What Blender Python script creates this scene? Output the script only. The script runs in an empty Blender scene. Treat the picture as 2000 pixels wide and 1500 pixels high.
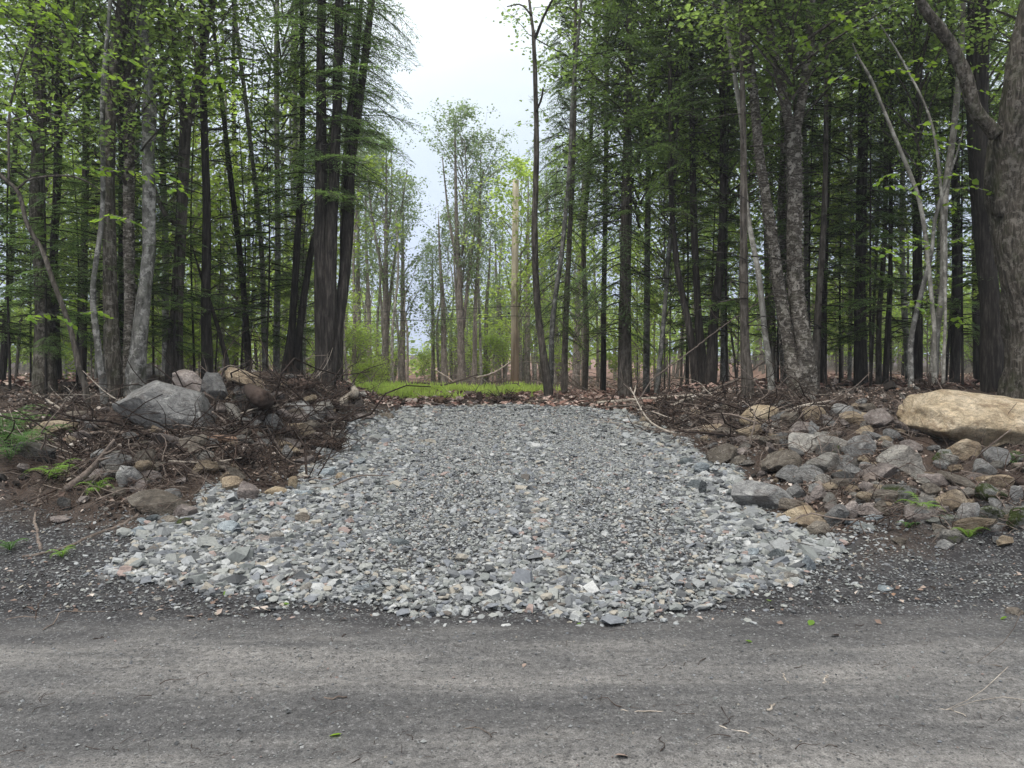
import bpy, bmesh, math, random
import numpy as np
from mathutils import Vector, Matrix
R = math.radians
rng = np.random.default_rng(7)
random.seed(7)
sc = bpy.context.scene
COL = sc.collection

# ------------------------------------------------------------------ camera, sky, sun, exposure
CAMH, FP, CX, HY = 1.6, 1500.0, 1000.0, 690.0     # eye height; focal length, centre and horizon row of the 2000 px photo
cam_d = bpy.data.cameras.new('camera')
cam_d.sensor_width = 36; cam_d.lens = 27; cam_d.shift_y = -0.03
cam_d.clip_start = 0.05; cam_d.clip_end = 2000
cam = bpy.data.objects.new('camera', cam_d); COL.objects.link(cam)
cam.location = (0, 0, CAMH); cam.rotation_euler = (R(90), 0, 0)
sc.camera = cam
SUN_EL, SUN_AZ = 62, 215     # degrees; azimuth clockwise from +Y: the sun is high, behind and left of the eye

world = bpy.data.worlds.new('World'); sc.world = world; world.use_nodes = True
nt = world.node_tree; nt.nodes.clear()
N = nt.nodes.new; LK = nt.links.new
wo = N('ShaderNodeOutputWorld'); bg = N('ShaderNodeBackground'); bg.inputs[1].default_value = 0.08
LK(bg.outputs[0], wo.inputs[0])
sky = N('ShaderNodeTexSky'); sky.sky_type = 'NISHITA'; sky.sun_disc = False
sky.sun_elevation = R(SUN_EL); sky.sun_rotation = R(SUN_AZ)
tc = N('ShaderNodeTexCoord'); sp = N('ShaderNodeSeparateXYZ'); LK(tc.outputs['Generated'], sp.inputs[0])
rp = N('ShaderNodeValToRGB'); LK(sp.outputs['Z'], rp.inputs[0])
e = rp.color_ramp.elements
e[0].position = 0.0; e[0].color = (0.25, 0.29, 0.385, 1)
e[1].position = 0.85; e[1].color = (1.0, 1.0, 1.0, 1)
for p_, c_ in ((0.12, (0.28, 0.32, 0.41, 1)), (0.24, (0.335, 0.38, 0.435, 1)), (0.36, (0.43, 0.47, 0.50, 1)), (0.5, (0.66, 0.69, 0.71, 1))):
    q = e.new(p_); q.color = c_
cm = N('ShaderNodeMapping'); cm.inputs['Scale'].default_value = (2.2, 2.2, 6.5); LK(tc.outputs['Generated'], cm.inputs[0])
cn = N('ShaderNodeTexNoise'); cn.inputs['Scale'].default_value = 1.3; cn.inputs['Detail'].default_value = 5; LK(cm.outputs[0], cn.inputs[0])
cr = N('ShaderNodeMapRange'); LK(cn.outputs[0], cr.inputs[0])
cr.inputs[1].default_value = .3; cr.inputs[2].default_value = .7; cr.inputs[3].default_value = .90; cr.inputs[4].default_value = 1.08
mu = N('ShaderNodeVectorMath'); mu.operation = 'SCALE'; LK(rp.outputs[0], mu.inputs[0]); LK(cr.outputs[0], mu.inputs['Scale'])
m2 = N('ShaderNodeVectorMath'); m2.operation = 'SCALE'; LK(mu.outputs[0], m2.inputs[0]); m2.inputs['Scale'].default_value = 20.0
mx = N('ShaderNodeMix'); mx.data_type = 'RGBA'; mx.inputs[0].default_value = 0.9
LK(sky.outputs[0], mx.inputs[6]); LK(m2.outputs[0], mx.inputs[7]); LK(mx.outputs[2], bg.inputs[0])

sun_d = bpy.data.lights.new('sun', 'SUN'); sun_d.energy = 1.5; sun_d.angle = R(10); sun_d.color = (1, .97, .92)
sun = bpy.data.objects.new('sun', sun_d); COL.objects.link(sun)
az, el = R(SUN_AZ), R(SUN_EL)
sdir = Vector((math.sin(az) * math.cos(el), math.cos(az) * math.cos(el), math.sin(el)))
sun.rotation_euler = sdir.to_track_quat('Z', 'Y').to_euler(); sun.location = (0, 0, 40)
sc.view_settings.view_transform = 'Standard'; sc.view_settings.look = 'None'
sc.view_settings.exposure = 0.74; sc.view_settings.gamma = 1; sc.view_settings.use_curve_mapping = False
sc.render.engine = 'CYCLES'
sc.cycles.max_bounces = 6; sc.cycles.diffuse_bounces = 3; sc.cycles.glossy_bounces = 1
sc.cycles.transmission_bounces = 3; sc.cycles.caustics_reflective = False; sc.cycles.caustics_refractive = False

# ------------------------------------------------------------------ noise
def _h(ix, iy, iz, s):
    n = (ix * 374761393 + iy * 668265263 + iz * 1274126177 + s * 1103515245) & 0xffffffff
    n = ((n ^ (n >> 13)) * 1274126177) & 0xffffffff
    return ((n ^ (n >> 16)) & 0xffff) / 32767.5 - 1.0
def vnoise(x, y, z=0.0, s=0):
    x, y, z = np.broadcast_arrays(np.asarray(x, float), np.asarray(y, float), np.asarray(z, float))
    ix, iy, iz = np.floor(x).astype(np.int64), np.floor(y).astype(np.int64), np.floor(z).astype(np.int64)
    fx, fy, fz = x - ix, y - iy, z - iz
    fx, fy, fz = [f * f * (3 - 2 * f) for f in (fx, fy, fz)]
    r = 0
    for a in (0, 1):
        for b in (0, 1):
            for c in (0, 1):
                r = r + _h(ix + a, iy + b, iz + c, s) * (fx if a else 1 - fx) * (fy if b else 1 - fy) * (fz if c else 1 - fz)
    return r
def fbm(x, y, z=0.0, s=0, o=3):
    r, a = 0, 1.0
    for k in range(o):
        f = 2 ** k
        r = r + a * vnoise(np.asarray(x) * f, np.asarray(y) * f, np.asarray(z) * f, s + k); a *= .5
    return r
def sstep(a, b, x):
    t = np.clip((x - a) / (b - a), 0, 1); return t * t * (3 - 2 * t)

# ------------------------------------------------------------------ the lie of the land
def drive_c(y): return np.interp(y, [5, 6.5, 8, 9, 13.3, 18, 30], [-.35, -.35, -.05, .1, .1, .1, .3])
def drive_w(y): return np.interp(y, [0, 5, 6.5, 8, 9, 13.3, 15, 18, 22, 30, 60], [3.4, 3.3, 2.95, 2.3, 2.1, 1.95, 2.3, 4.2, 6.5, 11, 18])
BUMPS = [(-3.5, 11.3, 1.3, .7, .42), (-4.6, 9.9, .9, .7, .16), (-2.7, 10.6, .6, .8, .15), (-5.5, 8.0, .8, .6, .1), (5.9, 11.0, 1.3, .6, .22), (4.5, 9.9, 1.5, .9, .1),
         (3.0, 11.5, 1.2, .5, .1), (4.2, 7.2, .9, .5, .08), (4.6, 6.35, 1.5, .35, .17), (6.3, 9.7, .9, .6, .06)]
def H(x, y, fine=True):
    x = np.asarray(x, float); y = np.asarray(y, float)
    side = np.interp(y, [-30, 4.7, 5.5, 6.5, 7.5, 9, 11, 13, 16, 22, 35, 60, 140, 900], [0, 0, .03, .11, .28, .56, .84, .98, .95, .8, .55, .3, .1, 0])
    cen = np.interp(y, [-30, 4.7, 5.5, 6.5, 8, 9.5, 11, 13.3, 15, 17, 22, 30, 60, 140, 900], [0, .0, .05, .13, .24, .36, .48, .64, .70, .72, .50, .12, -.3, -.5, -.5])
    dx = np.abs(x - drive_c(y)); w = drive_w(y)
    k = sstep(w - .1, w + np.where(y < 7, .9, 1.3), dx)
    z = cen * (1 - k) + side * k
    for bx, by, sx, sy, h in BUMPS:
        z = z + h * np.exp(-((x - bx) / sx) ** 2 - ((y - by) / sy) ** 2) * k
    rough = sstep(4.9, 7, y)
    z = z + (.05 * k + .012) * rough * fbm(x * 1.6, y * 1.6, 0, 3, 2)
    z = z + .35 * sstep(30, 80, y) * vnoise(x * .05, y * .05, 0, 9)
    if fine:
        near = 1 - sstep(14, 20, y)
        z = z + (.060 * k * rough + .006 * rough) * near * fbm(x * 4, y * 4, 0, 5, 4)
        z = z + .010 * (1 - rough) * fbm(x * .9, y * 2.6, 0, 15, 3) * near
    return z
_ys = np.concatenate([np.arange(2, 20, .02), np.arange(20, 90, .1)])
def hit(px, py):
    """the point of the ground seen at a place of the photograph"""
    X = (px - CX) / FP * _ys; Z = CAMH + (HY - py) / FP * _ys
    g = np.nonzero(H(X, _ys) >= Z)[0]
    i = g[0] if len(g) else len(_ys) - 1
    return np.array([X[i], _ys[i], float(H(X[i], _ys[i]))])
def at(px, py, d): return np.array([(px - CX) / FP * d, d, CAMH + (HY - py) / FP * d])

# ------------------------------------------------------------------ mesh building
class Acc:
    def __init__(s): s.V = []; s.F = {3: [], 4: []}; s.M = {3: [], 4: []}; s.n = 0
    def add(s, V, F, mi=0):
        V = np.asarray(V, float).reshape(-1, 3); F = np.asarray(F, np.int64)
        if len(V) == 0 or len(F) == 0: return
        k = F.shape[1]; s.V.append(V); s.F[k].append(F + s.n); s.M[k].append(np.full(len(F), mi, np.int32)); s.n += len(V)
    def inst(s, TV, TF, locs, mats, mi=0):
        """copies of one little shape: mats (n,3,3), locs (n,3)"""
        n = len(locs)
        if n == 0: return
        V = np.einsum('nij,kj->nki', mats, TV) + locs[:, None, :]
        F = np.asarray(TF)[None] + (np.arange(n) * len(TV))[:, None, None]
        s.add(V.reshape(-1, 3), F.reshape(-1, F.shape[2]), mi)
    def mesh(s, name, mats, smooth=True, sharp=None):
        me = bpy.data.meshes.new(name)
        V = np.concatenate(s.V); fs = []; ls = []; st = []; ms = []; o = 0
        for k in (3, 4):
            if s.F[k]:
                F = np.concatenate(s.F[k]); ls.append(F.ravel()); st.append(o + np.arange(len(F)) * k); o += F.size; ms.append(np.concatenate(s.M[k]))
        L = np.concatenate(ls).astype(np.int32); S = np.concatenate(st).astype(np.int32); Mi = np.concatenate(ms)
        me.vertices.add(len(V)); me.vertices.foreach_set('co', V.astype(np.float32).ravel())
        me.loops.add(len(L)); me.loops.foreach_set('vertex_index', L)
        me.polygons.add(len(S)); me.polygons.foreach_set('loop_start', S)
        me.polygons.foreach_set('material_index', Mi)
        me.update(calc_edges=True)
        me.polygons.foreach_set('use_smooth', np.full(len(S), bool(smooth)))
        for m in (mats if isinstance(mats, (list, tuple)) else [mats]): me.materials.append(m)
        if sharp: me.set_sharp_from_angle(angle=R(sharp))
        return me
def link(name, data, parent=None, loc=None, rot=None, scale=None):
    o = bpy.data.objects.new(name, data); COL.objects.link(o)
    if parent is not None: o.parent = parent
    if loc is not None: o.location = loc
    if rot is not None: o.rotation_euler = rot
    if scale is not None: o.scale = scale
    return o
def tag(o, label=None, cat=None, group=None, kind=None):
    if label: o['label'] = label
    if cat: o['category'] = cat
    if group: o['group'] = group
    if kind: o['kind'] = kind
    return o
def frames(P):
    T = np.gradient(P, axis=0); T /= np.linalg.norm(T, axis=1)[:, None] + 1e-9
    ref = np.array([0.13, 1, .07]) if abs(T[:, 1]).mean() < .8 else np.array([1, 0.1, .05])
    A = np.cross(T, ref); A /= np.linalg.norm(A, axis=1)[:, None] + 1e-9
    return T, A, np.cross(T, A)
def tube(P, r, sides=8, bump=0.0, seed=0, lobes=0.0, cap=True, fz=2.0):
    P = np.asarray(P, float); r = np.asarray(r, float); n = len(P)
    T, A, B = frames(P)
    th = np.linspace(0, 2 * np.pi, sides, endpoint=False)
    c, s_ = np.cos(th), np.sin(th)
    rr = np.repeat(r[:, None], sides, 1)
    if bump:
        ln = np.concatenate([[0], np.cumsum(np.linalg.norm(np.diff(P, axis=0), axis=1))])
        rr = rr * (1 + bump * fbm(c[None] * 1.7 + 0 * ln[:, None], s_[None] * 1.7 + 0 * ln[:, None], ln[:, None] * fz, seed, 3))
    if lobes:
        k = np.linspace(1, 0, n) ** 2 if n > 2 else np.ones(n)
        rr = rr * (1 + lobes * np.sin(th * 4 + seed)[None] * np.clip(1 - np.arange(n) / (n * .12 + 1), 0, 1)[:, None])
    V = P[:, None] + rr[..., None] * (c[None, :, None] * A[:, None] + s_[None, :, None] * B[:, None])
    V = V.reshape(-1, 3)
    i = np.arange(n - 1)[:, None] * sides; j = np.arange(sides)[None]; jn = (j + 1) % sides
    F = np.stack([i + j, i + jn, i + sides + jn, i + sides + j], -1).reshape(-1, 4)
    if cap:
        V = np.concatenate([V, P[:1], P[-1:]]); a, b = n * sides, n * sides + 1
        jj = np.arange(sides); jm = (jj + 1) % sides
        C = np.concatenate([np.stack([jm, jj, np.full(sides, a), np.full(sides, a)], -1)[:, :3],
                            np.stack([(n - 1) * sides + jj, (n - 1) * sides + jm, np.full(sides, b)], -1)])
        return V, F, C
    return V, F, None
def add_tube(acc, P, r, sides=6, mi=0, **k):
    V, F, C = tube(P, r, sides, **k)
    n0 = acc.n; acc.add(V, F, mi)
    if C is not None: acc.F[3].append(C + n0); acc.M[3].append(np.full(len(C), mi, np.int32))
def spline(P, n):
    """Catmull-Rom through control points (any columns), n samples"""
    P = np.asarray(P, float)
    if len(P) == 2: P = np.array([P[0], (P[0] + P[1]) / 2, P[1]])
    d = np.concatenate([[0], np.cumsum(np.linalg.norm(np.diff(P[:, :3], axis=0), axis=1))]); t = np.linspace(0, d[-1], n)
    E = np.concatenate([[2 * P[0] - P[1]], P, [2 * P[-1] - P[-2]]])
    i = np.clip(np.searchsorted(d, t, 'right') - 1, 0, len(P) - 2); u = ((t - d[i]) / (d[i + 1] - d[i] + 1e-9))[:, None]
    a, b, c, e_ = E[i], E[i + 1], E[i + 2], E[i + 3]
    return .5 * (2 * b + (c - a) * u + (2 * a - 5 * b + 4 * c - e_) * u ** 2 + (3 * b - a - 3 * c + e_) * u ** 3)
def rotmats(n, tilt=.4, g=None, up=None):
    """random yaw with a random lean"""
    g = g or rng
    yaw = g.uniform(0, 2 * np.pi, n); tx = g.normal(0, tilt, n); ty = g.normal(0, tilt, n)
    c, s_ = np.cos(yaw), np.sin(yaw); z = np.zeros(n); o = np.ones(n)
    Rz = np.stack([c, -s_, z, s_, c, z, z, z, o], -1).reshape(n, 3, 3)
    c, s_ = np.cos(tx), np.sin(tx); Rx = np.stack([o, z, z, z, c, -s_, z, s_, c], -1).reshape(n, 3, 3)
    c, s_ = np.cos(ty), np.sin(ty); Ry = np.stack([c, z, s_, z, o, z, -s_, z, c], -1).reshape(n, 3, 3)
    return Rx @ Ry @ Rz
def scaled(M, sx, sy, sz): return M * np.stack([sx, sy, sz], -1)[:, None, :]

# ------------------------------------------------------------------ materials
def mat(name): 
    m = bpy.data.materials.new(name); m.use_nodes = True
    t = m.node_tree; t.nodes.clear()
    return m, t, t.nodes.new, t.links.new
def ramp(t, fac, stops, interp='LINEAR'):
    r = t.nodes.new('ShaderNodeValToRGB'); t.links.new(fac, r.inputs[0]); el = r.color_ramp.elements
    r.color_ramp.interpolation = interp
    while len(el) < len(stops): el.new(.5)
    for q, (p, c) in zip(el, stops): q.position = p; q.color = (*c, 1)
    return r.outputs[0]
def noise(t, vec, scale, detail=4, rough=.6, dist=0):
    n = t.nodes.new('ShaderNodeTexNoise'); n.inputs['Scale'].default_value = scale; n.inputs['Detail'].default_value = detail
    n.inputs['Roughness'].default_value = rough; n.inputs['Distortion'].default_value = dist
    if vec is not None: t.links.new(vec, n.inputs['Vector'])
    return n.outputs[0]
def mapping(t, vec, scale):
    m = t.nodes.new('ShaderNodeMapping'); m.inputs['Scale'].default_value = scale; t.links.new(vec, m.inputs[0]); return m.outputs[0]
def mixc(t, f, a, b, mode='MIX'):
    m = t.nodes.new('ShaderNodeMix'); m.data_type = 'RGBA'; m.blend_type = mode
    for sock, v in ((m.inputs[0], f), (m.inputs[6], a), (m.inputs[7], b)):
        if isinstance(v, (int, float)): sock.default_value = v
        elif isinstance(v, tuple): sock.default_value = (*v, 1)
        else: t.links.new(v, sock)
    return m.outputs[2]
def math_(t, op, a, b=None, c=None):
    m = t.nodes.new('ShaderNodeMath'); m.operation = op
    for i, v in enumerate((a, b, c)):
        if v is None: continue
        if isinstance(v, (int, float)): m.inputs[i].default_value = v
        else: t.links.new(v, m.inputs[i])
    return m.outputs[0]
def finish(t, col, rough=.85, height=None, strength=.5, dist=.02, spec=.25):
    b = t.nodes.new('ShaderNodeBsdfPrincipled'); o = t.nodes.new('ShaderNodeOutputMaterial')
    if isinstance(col, tuple): b.inputs['Base Color'].default_value = (*col, 1)
    else: t.links.new(col, b.inputs['Base Color'])
    if isinstance(rough, (int, float)): b.inputs['Roughness'].default_value = rough
    else: t.links.new(rough, b.inputs['Roughness'])
    b.inputs['Specular IOR Level'].default_value = spec
    if height is not None:
        u = t.nodes.new('ShaderNodeBump'); u.inputs['Strength'].default_value = strength; u.inputs['Distance'].default_value = dist
        t.links.new(height, u.inputs['Height']); t.links.new(u.outputs[0], b.inputs['Normal'])
    t.links.new(b.outputs[0], o.inputs[0])
def coords(t): return t.nodes.new('ShaderNodeTexCoord').outputs['Object']
def geo(t): return t.nodes.new('ShaderNodeNewGeometry')
def objrand(t): return t.nodes.new('ShaderNodeObjectInfo').outputs['Random']

def ground_mat():
    m, t, n, l = mat('soil_and_litter')
    c = coords(t); z = n('ShaderNodeAttribute'); z.attribute_name = 'zone'; sep = n('ShaderNodeSeparateColor'); l(z.outputs['Color'], sep.inputs[0])
    fine = noise(t, c, 55, 6, .7); mid = noise(t, c, 7, 5, .65); big = noise(t, c, .8, 3)
    grit = n('ShaderNodeTexVoronoi'); grit.inputs['Scale'].default_value = 75; l(c, grit.inputs['Vector'])
    gritc = n('ShaderNodeSeparateColor'); l(grit.outputs['Color'], gritc.inputs[0])
    base = ramp(t, mid, [(.3, (.011, .010, .009)), (.5, (.030, .024, .021)), (.72, (.072, .058, .050))])
    base = mixc(t, ramp(t, fine, [(.4, (0, 0, 0)), (.62, (1, 1, 1))]), base, mixc(t, .45, base, (.17, .12, .09)))
    sho = ramp(t, noise(t, mapping(t, c, (1, 2.2, 1)), 3.2, 6, .7), [(.3, (.022, .021, .022)), (.5, (.042, .040, .041)), (.75, (.075, .071, .070))])
    sho = mixc(t, ramp(t, gritc.outputs[0], [(.80, (0, 0, 0)), (.9, (.75, .75, .75))]), sho, (.15, .15, .15))
    col = mixc(t, sep.outputs[0], base, sho)
    red = ramp(t, noise(t, c, 2.2, 6, .7), [(.3, (.10, .055, .042)), (.5, (.19, .115, .09)), (.72, (.30, .20, .165))])
    col = mixc(t, sep.outputs[1], col, red)
    gr = ramp(t, fine, [(.3, (.025, .025, .026)), (.7, (.085, .086, .087))])
    col = mixc(t, sep.outputs[2], col, gr)
    ora = mixc(t, ramp(t, noise(t, c, 1.3, 3), [(.62, (0, 0, 0)), (.72, (.8, .8, .8))]), col, (.085, .055, .04))
    far = n('ShaderNodeSeparateXYZ'); l(c, far.inputs[0])
    col = mixc(t, math_(t, 'MULTIPLY', .8, math_(t, 'SUBTRACT', 1, sep.outputs[0])), col, ora)
    finish(t, col, .92, math_(t, 'ADD', fine, math_(t, 'MULTIPLY', mid, 1.5)), .9, .03, .15)
    return m
def road_mat():
    m, t, n, l = mat('packed_stone_dust')
    c = coords(t)
    band = noise(t, mapping(t, c, (.11, 1.45, 1)), 1.15, 4, .55, .3)
    pat = noise(t, mapping(t, c, (.5, 1.6, 1)), 2.1, 6, .68)
    fine = noise(t, c, 140, 4, .75); mid = noise(t, c, 26, 5, .7)
    s = n('ShaderNodeSeparateXYZ'); l(c, s.inputs[0])
    f = math_(t, 'ADD', math_(t, 'MULTIPLY', band, .8), math_(t, 'MULTIPLY', pat, .5))
    near = n('ShaderNodeMapRange'); l(s.outputs['Y'], near.inputs[0])     # the wheel tracks run on the near half of the lane
    near.inputs[1].default_value = 3.1; near.inputs[2].default_value = 4.9; near.inputs[3].default_value = .06; near.inputs[4].default_value = -.12
    f = math_(t, 'ADD', f, near.outputs[0])
    col = ramp(t, f, [(.44, (.062, .061, .062)), (.60, (.115, .111, .108)), (.76, (.215, .203, .19))])
    vo = n('ShaderNodeTexVoronoi'); vo.inputs['Scale'].default_value = 95; l(c, vo.inputs['Vector'])
    vs = n('ShaderNodeSeparateColor'); l(vo.outputs['Color'], vs.inputs[0])
    col = mixc(t, ramp(t, vs.outputs[0], [(.92, (0, 0, 0)), (.97, (.5, .5, .5))]), col, (.25, .245, .24))
    col = mixc(t, ramp(t, vs.outputs[1], [(.86, (0, 0, 0)), (.95, (.6, .6, .6))]), col, (.04, .039, .04))
    col = mixc(t, .7, col, mixc(t, 1.0, col, ramp(t, fine, [(.35, (.3, .3, .3)), (.65, (1.6, 1.6, 1.6))]), 'MULTIPLY'))
    col = mixc(t, .6, col, mixc(t, 1.0, col, ramp(t, mid, [(.36, (.5, .5, .5)), (.64, (1.4, 1.4, 1.4))]), 'MULTIPLY'))
    sho = ramp(t, noise(t, mapping(t, c, (1, 2.2, 1)), 3.2, 6, .7), [(.3, (.022, .021, .022)), (.5, (.042, .040, .041)), (.75, (.075, .071, .070))])
    sho = mixc(t, ramp(t, vs.outputs[0], [(.80, (0, 0, 0)), (.9, (.75, .75, .75))]), sho, (.15, .15, .15))
    ed = math_(t, 'ADD', s.outputs['Y'], math_(t, 'MULTIPLY', math_(t, 'SUBTRACT', noise(t, mapping(t, c, (.45, 1.2, 1)), 1.7, 5, .65), .5), 1.5))
    er = n('ShaderNodeMapRange'); l(ed, er.inputs[0]); er.inputs[1].default_value = 4.15; er.inputs[2].default_value = 4.72; er.inputs[3].default_value = 0; er.inputs[4].default_value = 1
    col = mixc(t, er.outputs[0], col, sho)
    finish(t, col, .88, math_(t, 'ADD', fine, math_(t, 'MULTIPLY', mid, 1.2)), .8, .012, .25)
    return m
STONE = [(.0, (.155, .16, .165)), (.14, (.26, .265, .26)), (.28, (.20, .21, .20)), (.4, (.34, .35, .35)), (.5, (.085, .088, .09)), (.6, (.29, .295, .275)),
         (.72, (.19, .20, .215)), (.82, (.37, .375, .365)), (.89, (.34, .31, .26)), (.935, (.30, .23, .205)), (.96, (.47, .47, .455)), (.985, (.13, .115, .10))]
def gravel_mat(name, k=1.0):
    m, t, n, l = mat(name)
    g = geo(t); c = coords(t)
    col = ramp(t, g.outputs['Random Per Island'], [(p, tuple(v * k for v in q)) for p, q in STONE], 'CONSTANT')
    v = noise(t, c, 60, 4, .7)
    col = mixc(t, .55, col, mixc(t, 1.0, col, ramp(t, v, [(.3, (.55, .55, .55)), (.7, (1.4, 1.4, 1.4))]), 'MULTIPLY'))
    finish(t, col, .75, v, .35, .004, .3)
    return m
def rock_mat(name, a, b, d, moss=0.0, dirt=(.09, .06, .045), dk=.35, sc_=1.0):
    m, t, n, l = mat(name)
    c = coords(t); r = objrand(t)
    off = n('ShaderNodeVectorMath'); off.operation = 'ADD'; l(c, off.inputs[0]); l(math_(t, 'MULTIPLY', r, 37.0), off.inputs[1]); c = off.outputs[0]
    big = noise(t, c, 4.5 * sc_, 5, .6, .6); mid = noise(t, mapping(t, c, (1, 1, 1.7)), 16 * sc_, 9, .72, .9); fine = noise(t, c, 95, 5, .8)
    col = ramp(t, big, [(.32, a), (.5, b), (.7, d)])
    col = mixc(t, .6, col, mixc(t, 1.0, col, ramp(t, mid, [(.34, (.28, .28, .28)), (.5, (1, 1, 1)), (.66, (1.65, 1.62, 1.55))]), 'MULTIPLY'))
    col = mixc(t, .75, col, mixc(t, 1.0, col, ramp(t, fine, [(.3, (.5, .5, .5)), (.7, (1.5, 1.5, 1.5))]), 'MULTIPLY'))
    lich = ramp(t, noise(t, c, 6.5 * sc_, 4, .7), [(.63, (0, 0, 0)), (.68, (.75, .75, .75))])
    col = mixc(t, math_(t, 'MULTIPLY', lich, .45), col, tuple(min(1, v * 1.55 + .05) for v in d))
    col = mixc(t, math_(t, 'MULTIPLY', ramp(t, noise(t, c, 4.1, 5, .7), [(.52, (0, 0, 0)), (.62, (1, 1, 1))]), dk), col, dirt)
    if moss: col = mixc(t, ramp(t, noise(t, c, 5, 5, .75), [(.6 - moss * .18, (0, 0, 0)), (.68 - moss * .18, (1, 1, 1))]), col, (.045, .06, .014))
    var = n('ShaderNodeHueSaturation'); l(col, var.inputs['Color']); mr = n('ShaderNodeMapRange'); l(r, mr.inputs[0]); mr.inputs[3].default_value = .72; mr.inputs[4].default_value = 1.22
    l(mr.outputs[0], var.inputs['Value'])
    crk = n('ShaderNodeTexVoronoi'); crk.feature = 'DISTANCE_TO_EDGE'; crk.inputs['Scale'].default_value = 2.3 * sc_
    l(mixc(t, .12, c, noise(t, c, 4, 4)), crk.inputs['Vector'])
    h = math_(t, 'ADD', math_(t, 'ADD', math_(t, 'MULTIPLY', mid, 1.3), math_(t, 'MULTIPLY', fine, .35)), math_(t, 'MULTIPLY', big, 1.6))
    h = math_(t, 'ADD', h, math_(t, 'MULTIPLY', ramp(t, crk.outputs[0], [(0, (0, 0, 0)), (.035, (1, 1, 1))]), .25))
    finish(t, var.outputs[0], .85, h, 1.0, .06, .2)
    return m
def bark_mat(name, a, b, c3, zs=.16, scale=26, moss=0.0, patches=0.0, bands=False, strength=1.0):
    m, t, n, l = mat(name)
    c = coords(t); r = objrand(t)
    off = n('ShaderNodeVectorMath'); off.operation = 'ADD'; l(c, off.inputs[0]); l(math_(t, 'MULTIPLY', r, 51.0), off.inputs[1]); c = off.outputs[0]
    if bands: st = noise(t, mapping(t, c, (1, 1, 4.5)), 12, 6, .75, .3)
    else: st = noise(t, mapping(t, c, (1, 1, zs)), scale, 6, .7, .3)
    big = noise(t, mapping(t, c, (1, 1, .5)), 2.2, 4, .6); fine = noise(t, c, 90, 3, .7)
    col = ramp(t, st, [(.34, a), (.5, b), (.66, c3)])
    col = mixc(t, .6, col, mixc(t, 1.0, col, ramp(t, big, [(.3, (.55, .55, .55)), (.7, (1.4, 1.38, 1.35))]), 'MULTIPLY'))
    if patches: col = mixc(t, math_(t, 'MULTIPLY', ramp(t, noise(t, c, 9, 5, .7), [(.53, (0, 0, 0)), (.58, (1, 1, 1))]), patches), col, tuple(min(.6, v * 1.5 + .06) for v in c3))
    if moss: col = mixc(t, math_(t, 'MULTIPLY', ramp(t, noise(t, c, 4, 5, .7), [(.5, (0, 0, 0)), (.62, (1, 1, 1))]), moss), col, (.05, .06, .022))
    var = n('ShaderNodeHueSaturation'); l(col, var.inputs['Color']); mr = n('ShaderNodeMapRange'); l(r, mr.inputs[0]); mr.inputs[3].default_value = .75; mr.inputs[4].default_value = 1.2
    l(mr.outputs[0], var.inputs['Value'])
    finish(t, var.outputs[0], .9, math_(t, 'ADD', st, math_(t, 'MULTIPLY', fine, .2)), strength, .03, .15)
    return m
def leaf_mat(name, a, b, tr, tf=.45, clump=.5, gloss=.35):
    m, t, n, l = mat(name)
    g = geo(t); c = coords(t)
    col = ramp(t, g.outputs['Random Per Island'], [(0, a), (1, b)])
    k = ramp(t, noise(t, c, 1.4, 3), [(.35, (1 - clump,) * 3), (.65, (1 + clump,) * 3)])
    col = mixc(t, 1.0, col, k, 'MULTIPLY')
    trc = mixc(t, 1.0, mixc(t, .5, col, tr), k, 'MULTIPLY')
    p = n('ShaderNodeBsdfPrincipled'); l(col, p.inputs['Base Color']); p.inputs['Roughness'].default_value = .5; p.inputs['Specular IOR Level'].default_value = gloss
    tb = n('ShaderNodeBsdfTranslucent'); l(trc, tb.inputs[0])
    mx_ = n('ShaderNodeMixShader'); mx_.inputs[0].default_value = tf; l(p.outputs[0], mx_.inputs[1]); l(tb.outputs[0], mx_.inputs[2])
    o = n('ShaderNodeOutputMaterial'); l(mx_.outputs[0], o.inputs[0])
    return m
def litter_mat(name, stops, rough=.8):
    m, t, n, l = mat(name)
    col = ramp(t, geo(t).outputs['Random Per Island'], stops)
    finish(t, col, rough, None, spec=.25); return m
def wood_mat(name, a, b):
    m, t, n, l = mat(name); c = coords(t)
    st = noise(t, c, 22, 5, .7); col = ramp(t, st, [(.35, a), (.65, b)])
    var = n('ShaderNodeHueSaturation'); l(col, var.inputs['Color']); mr = n('ShaderNodeMapRange'); l(objrand(t), mr.inputs[0]); mr.inputs[3].default_value = .75; mr.inputs[4].default_value = 1.25
    l(mr.outputs[0], var.inputs['Value']); finish(t, var.outputs[0], .88, st, .8, .012, .15); return m

M = {}
M['ground'] = ground_mat(); M['road'] = road_mat()
M['gravel'] = gravel_mat('crushed_stone', .77); M['grit'] = gravel_mat('stone_grit', .55)
M['r_grey'] = rock_mat('grey_granite', (.15, .147, .143), (.255, .25, .243), (.38, .375, .36))
M['r_pink'] = rock_mat('pinkish_stone', (.165, .14, .13), (.27, .23, .21), (.40, .35, .325))
M['r_tan'] = rock_mat('tan_sandstone', (.23, .175, .12), (.34, .27, .19), (.48, .40, .30), dirt=(.12, .08, .055), dk=.45)
M['r_big'] = rock_mat('buff_sandstone', (.33, .25, .16), (.46, .37, .255), (.58, .485, .36), dirt=(.20, .13, .075), dk=.55, sc_=.8)
M['r_brown'] = rock_mat('brown_stone', (.12, .10, .08), (.20, .172, .14), (.31, .275, .23))
M['r_dark'] = rock_mat('dark_wet_stone', (.045, .045, .045), (.085, .08, .075), (.14, .13, .115), .3)
M['r_moss'] = rock_mat('mossy_grey_stone', (.10, .105, .095), (.19, .19, .175), (.32, .32, .29), .6)
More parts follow.
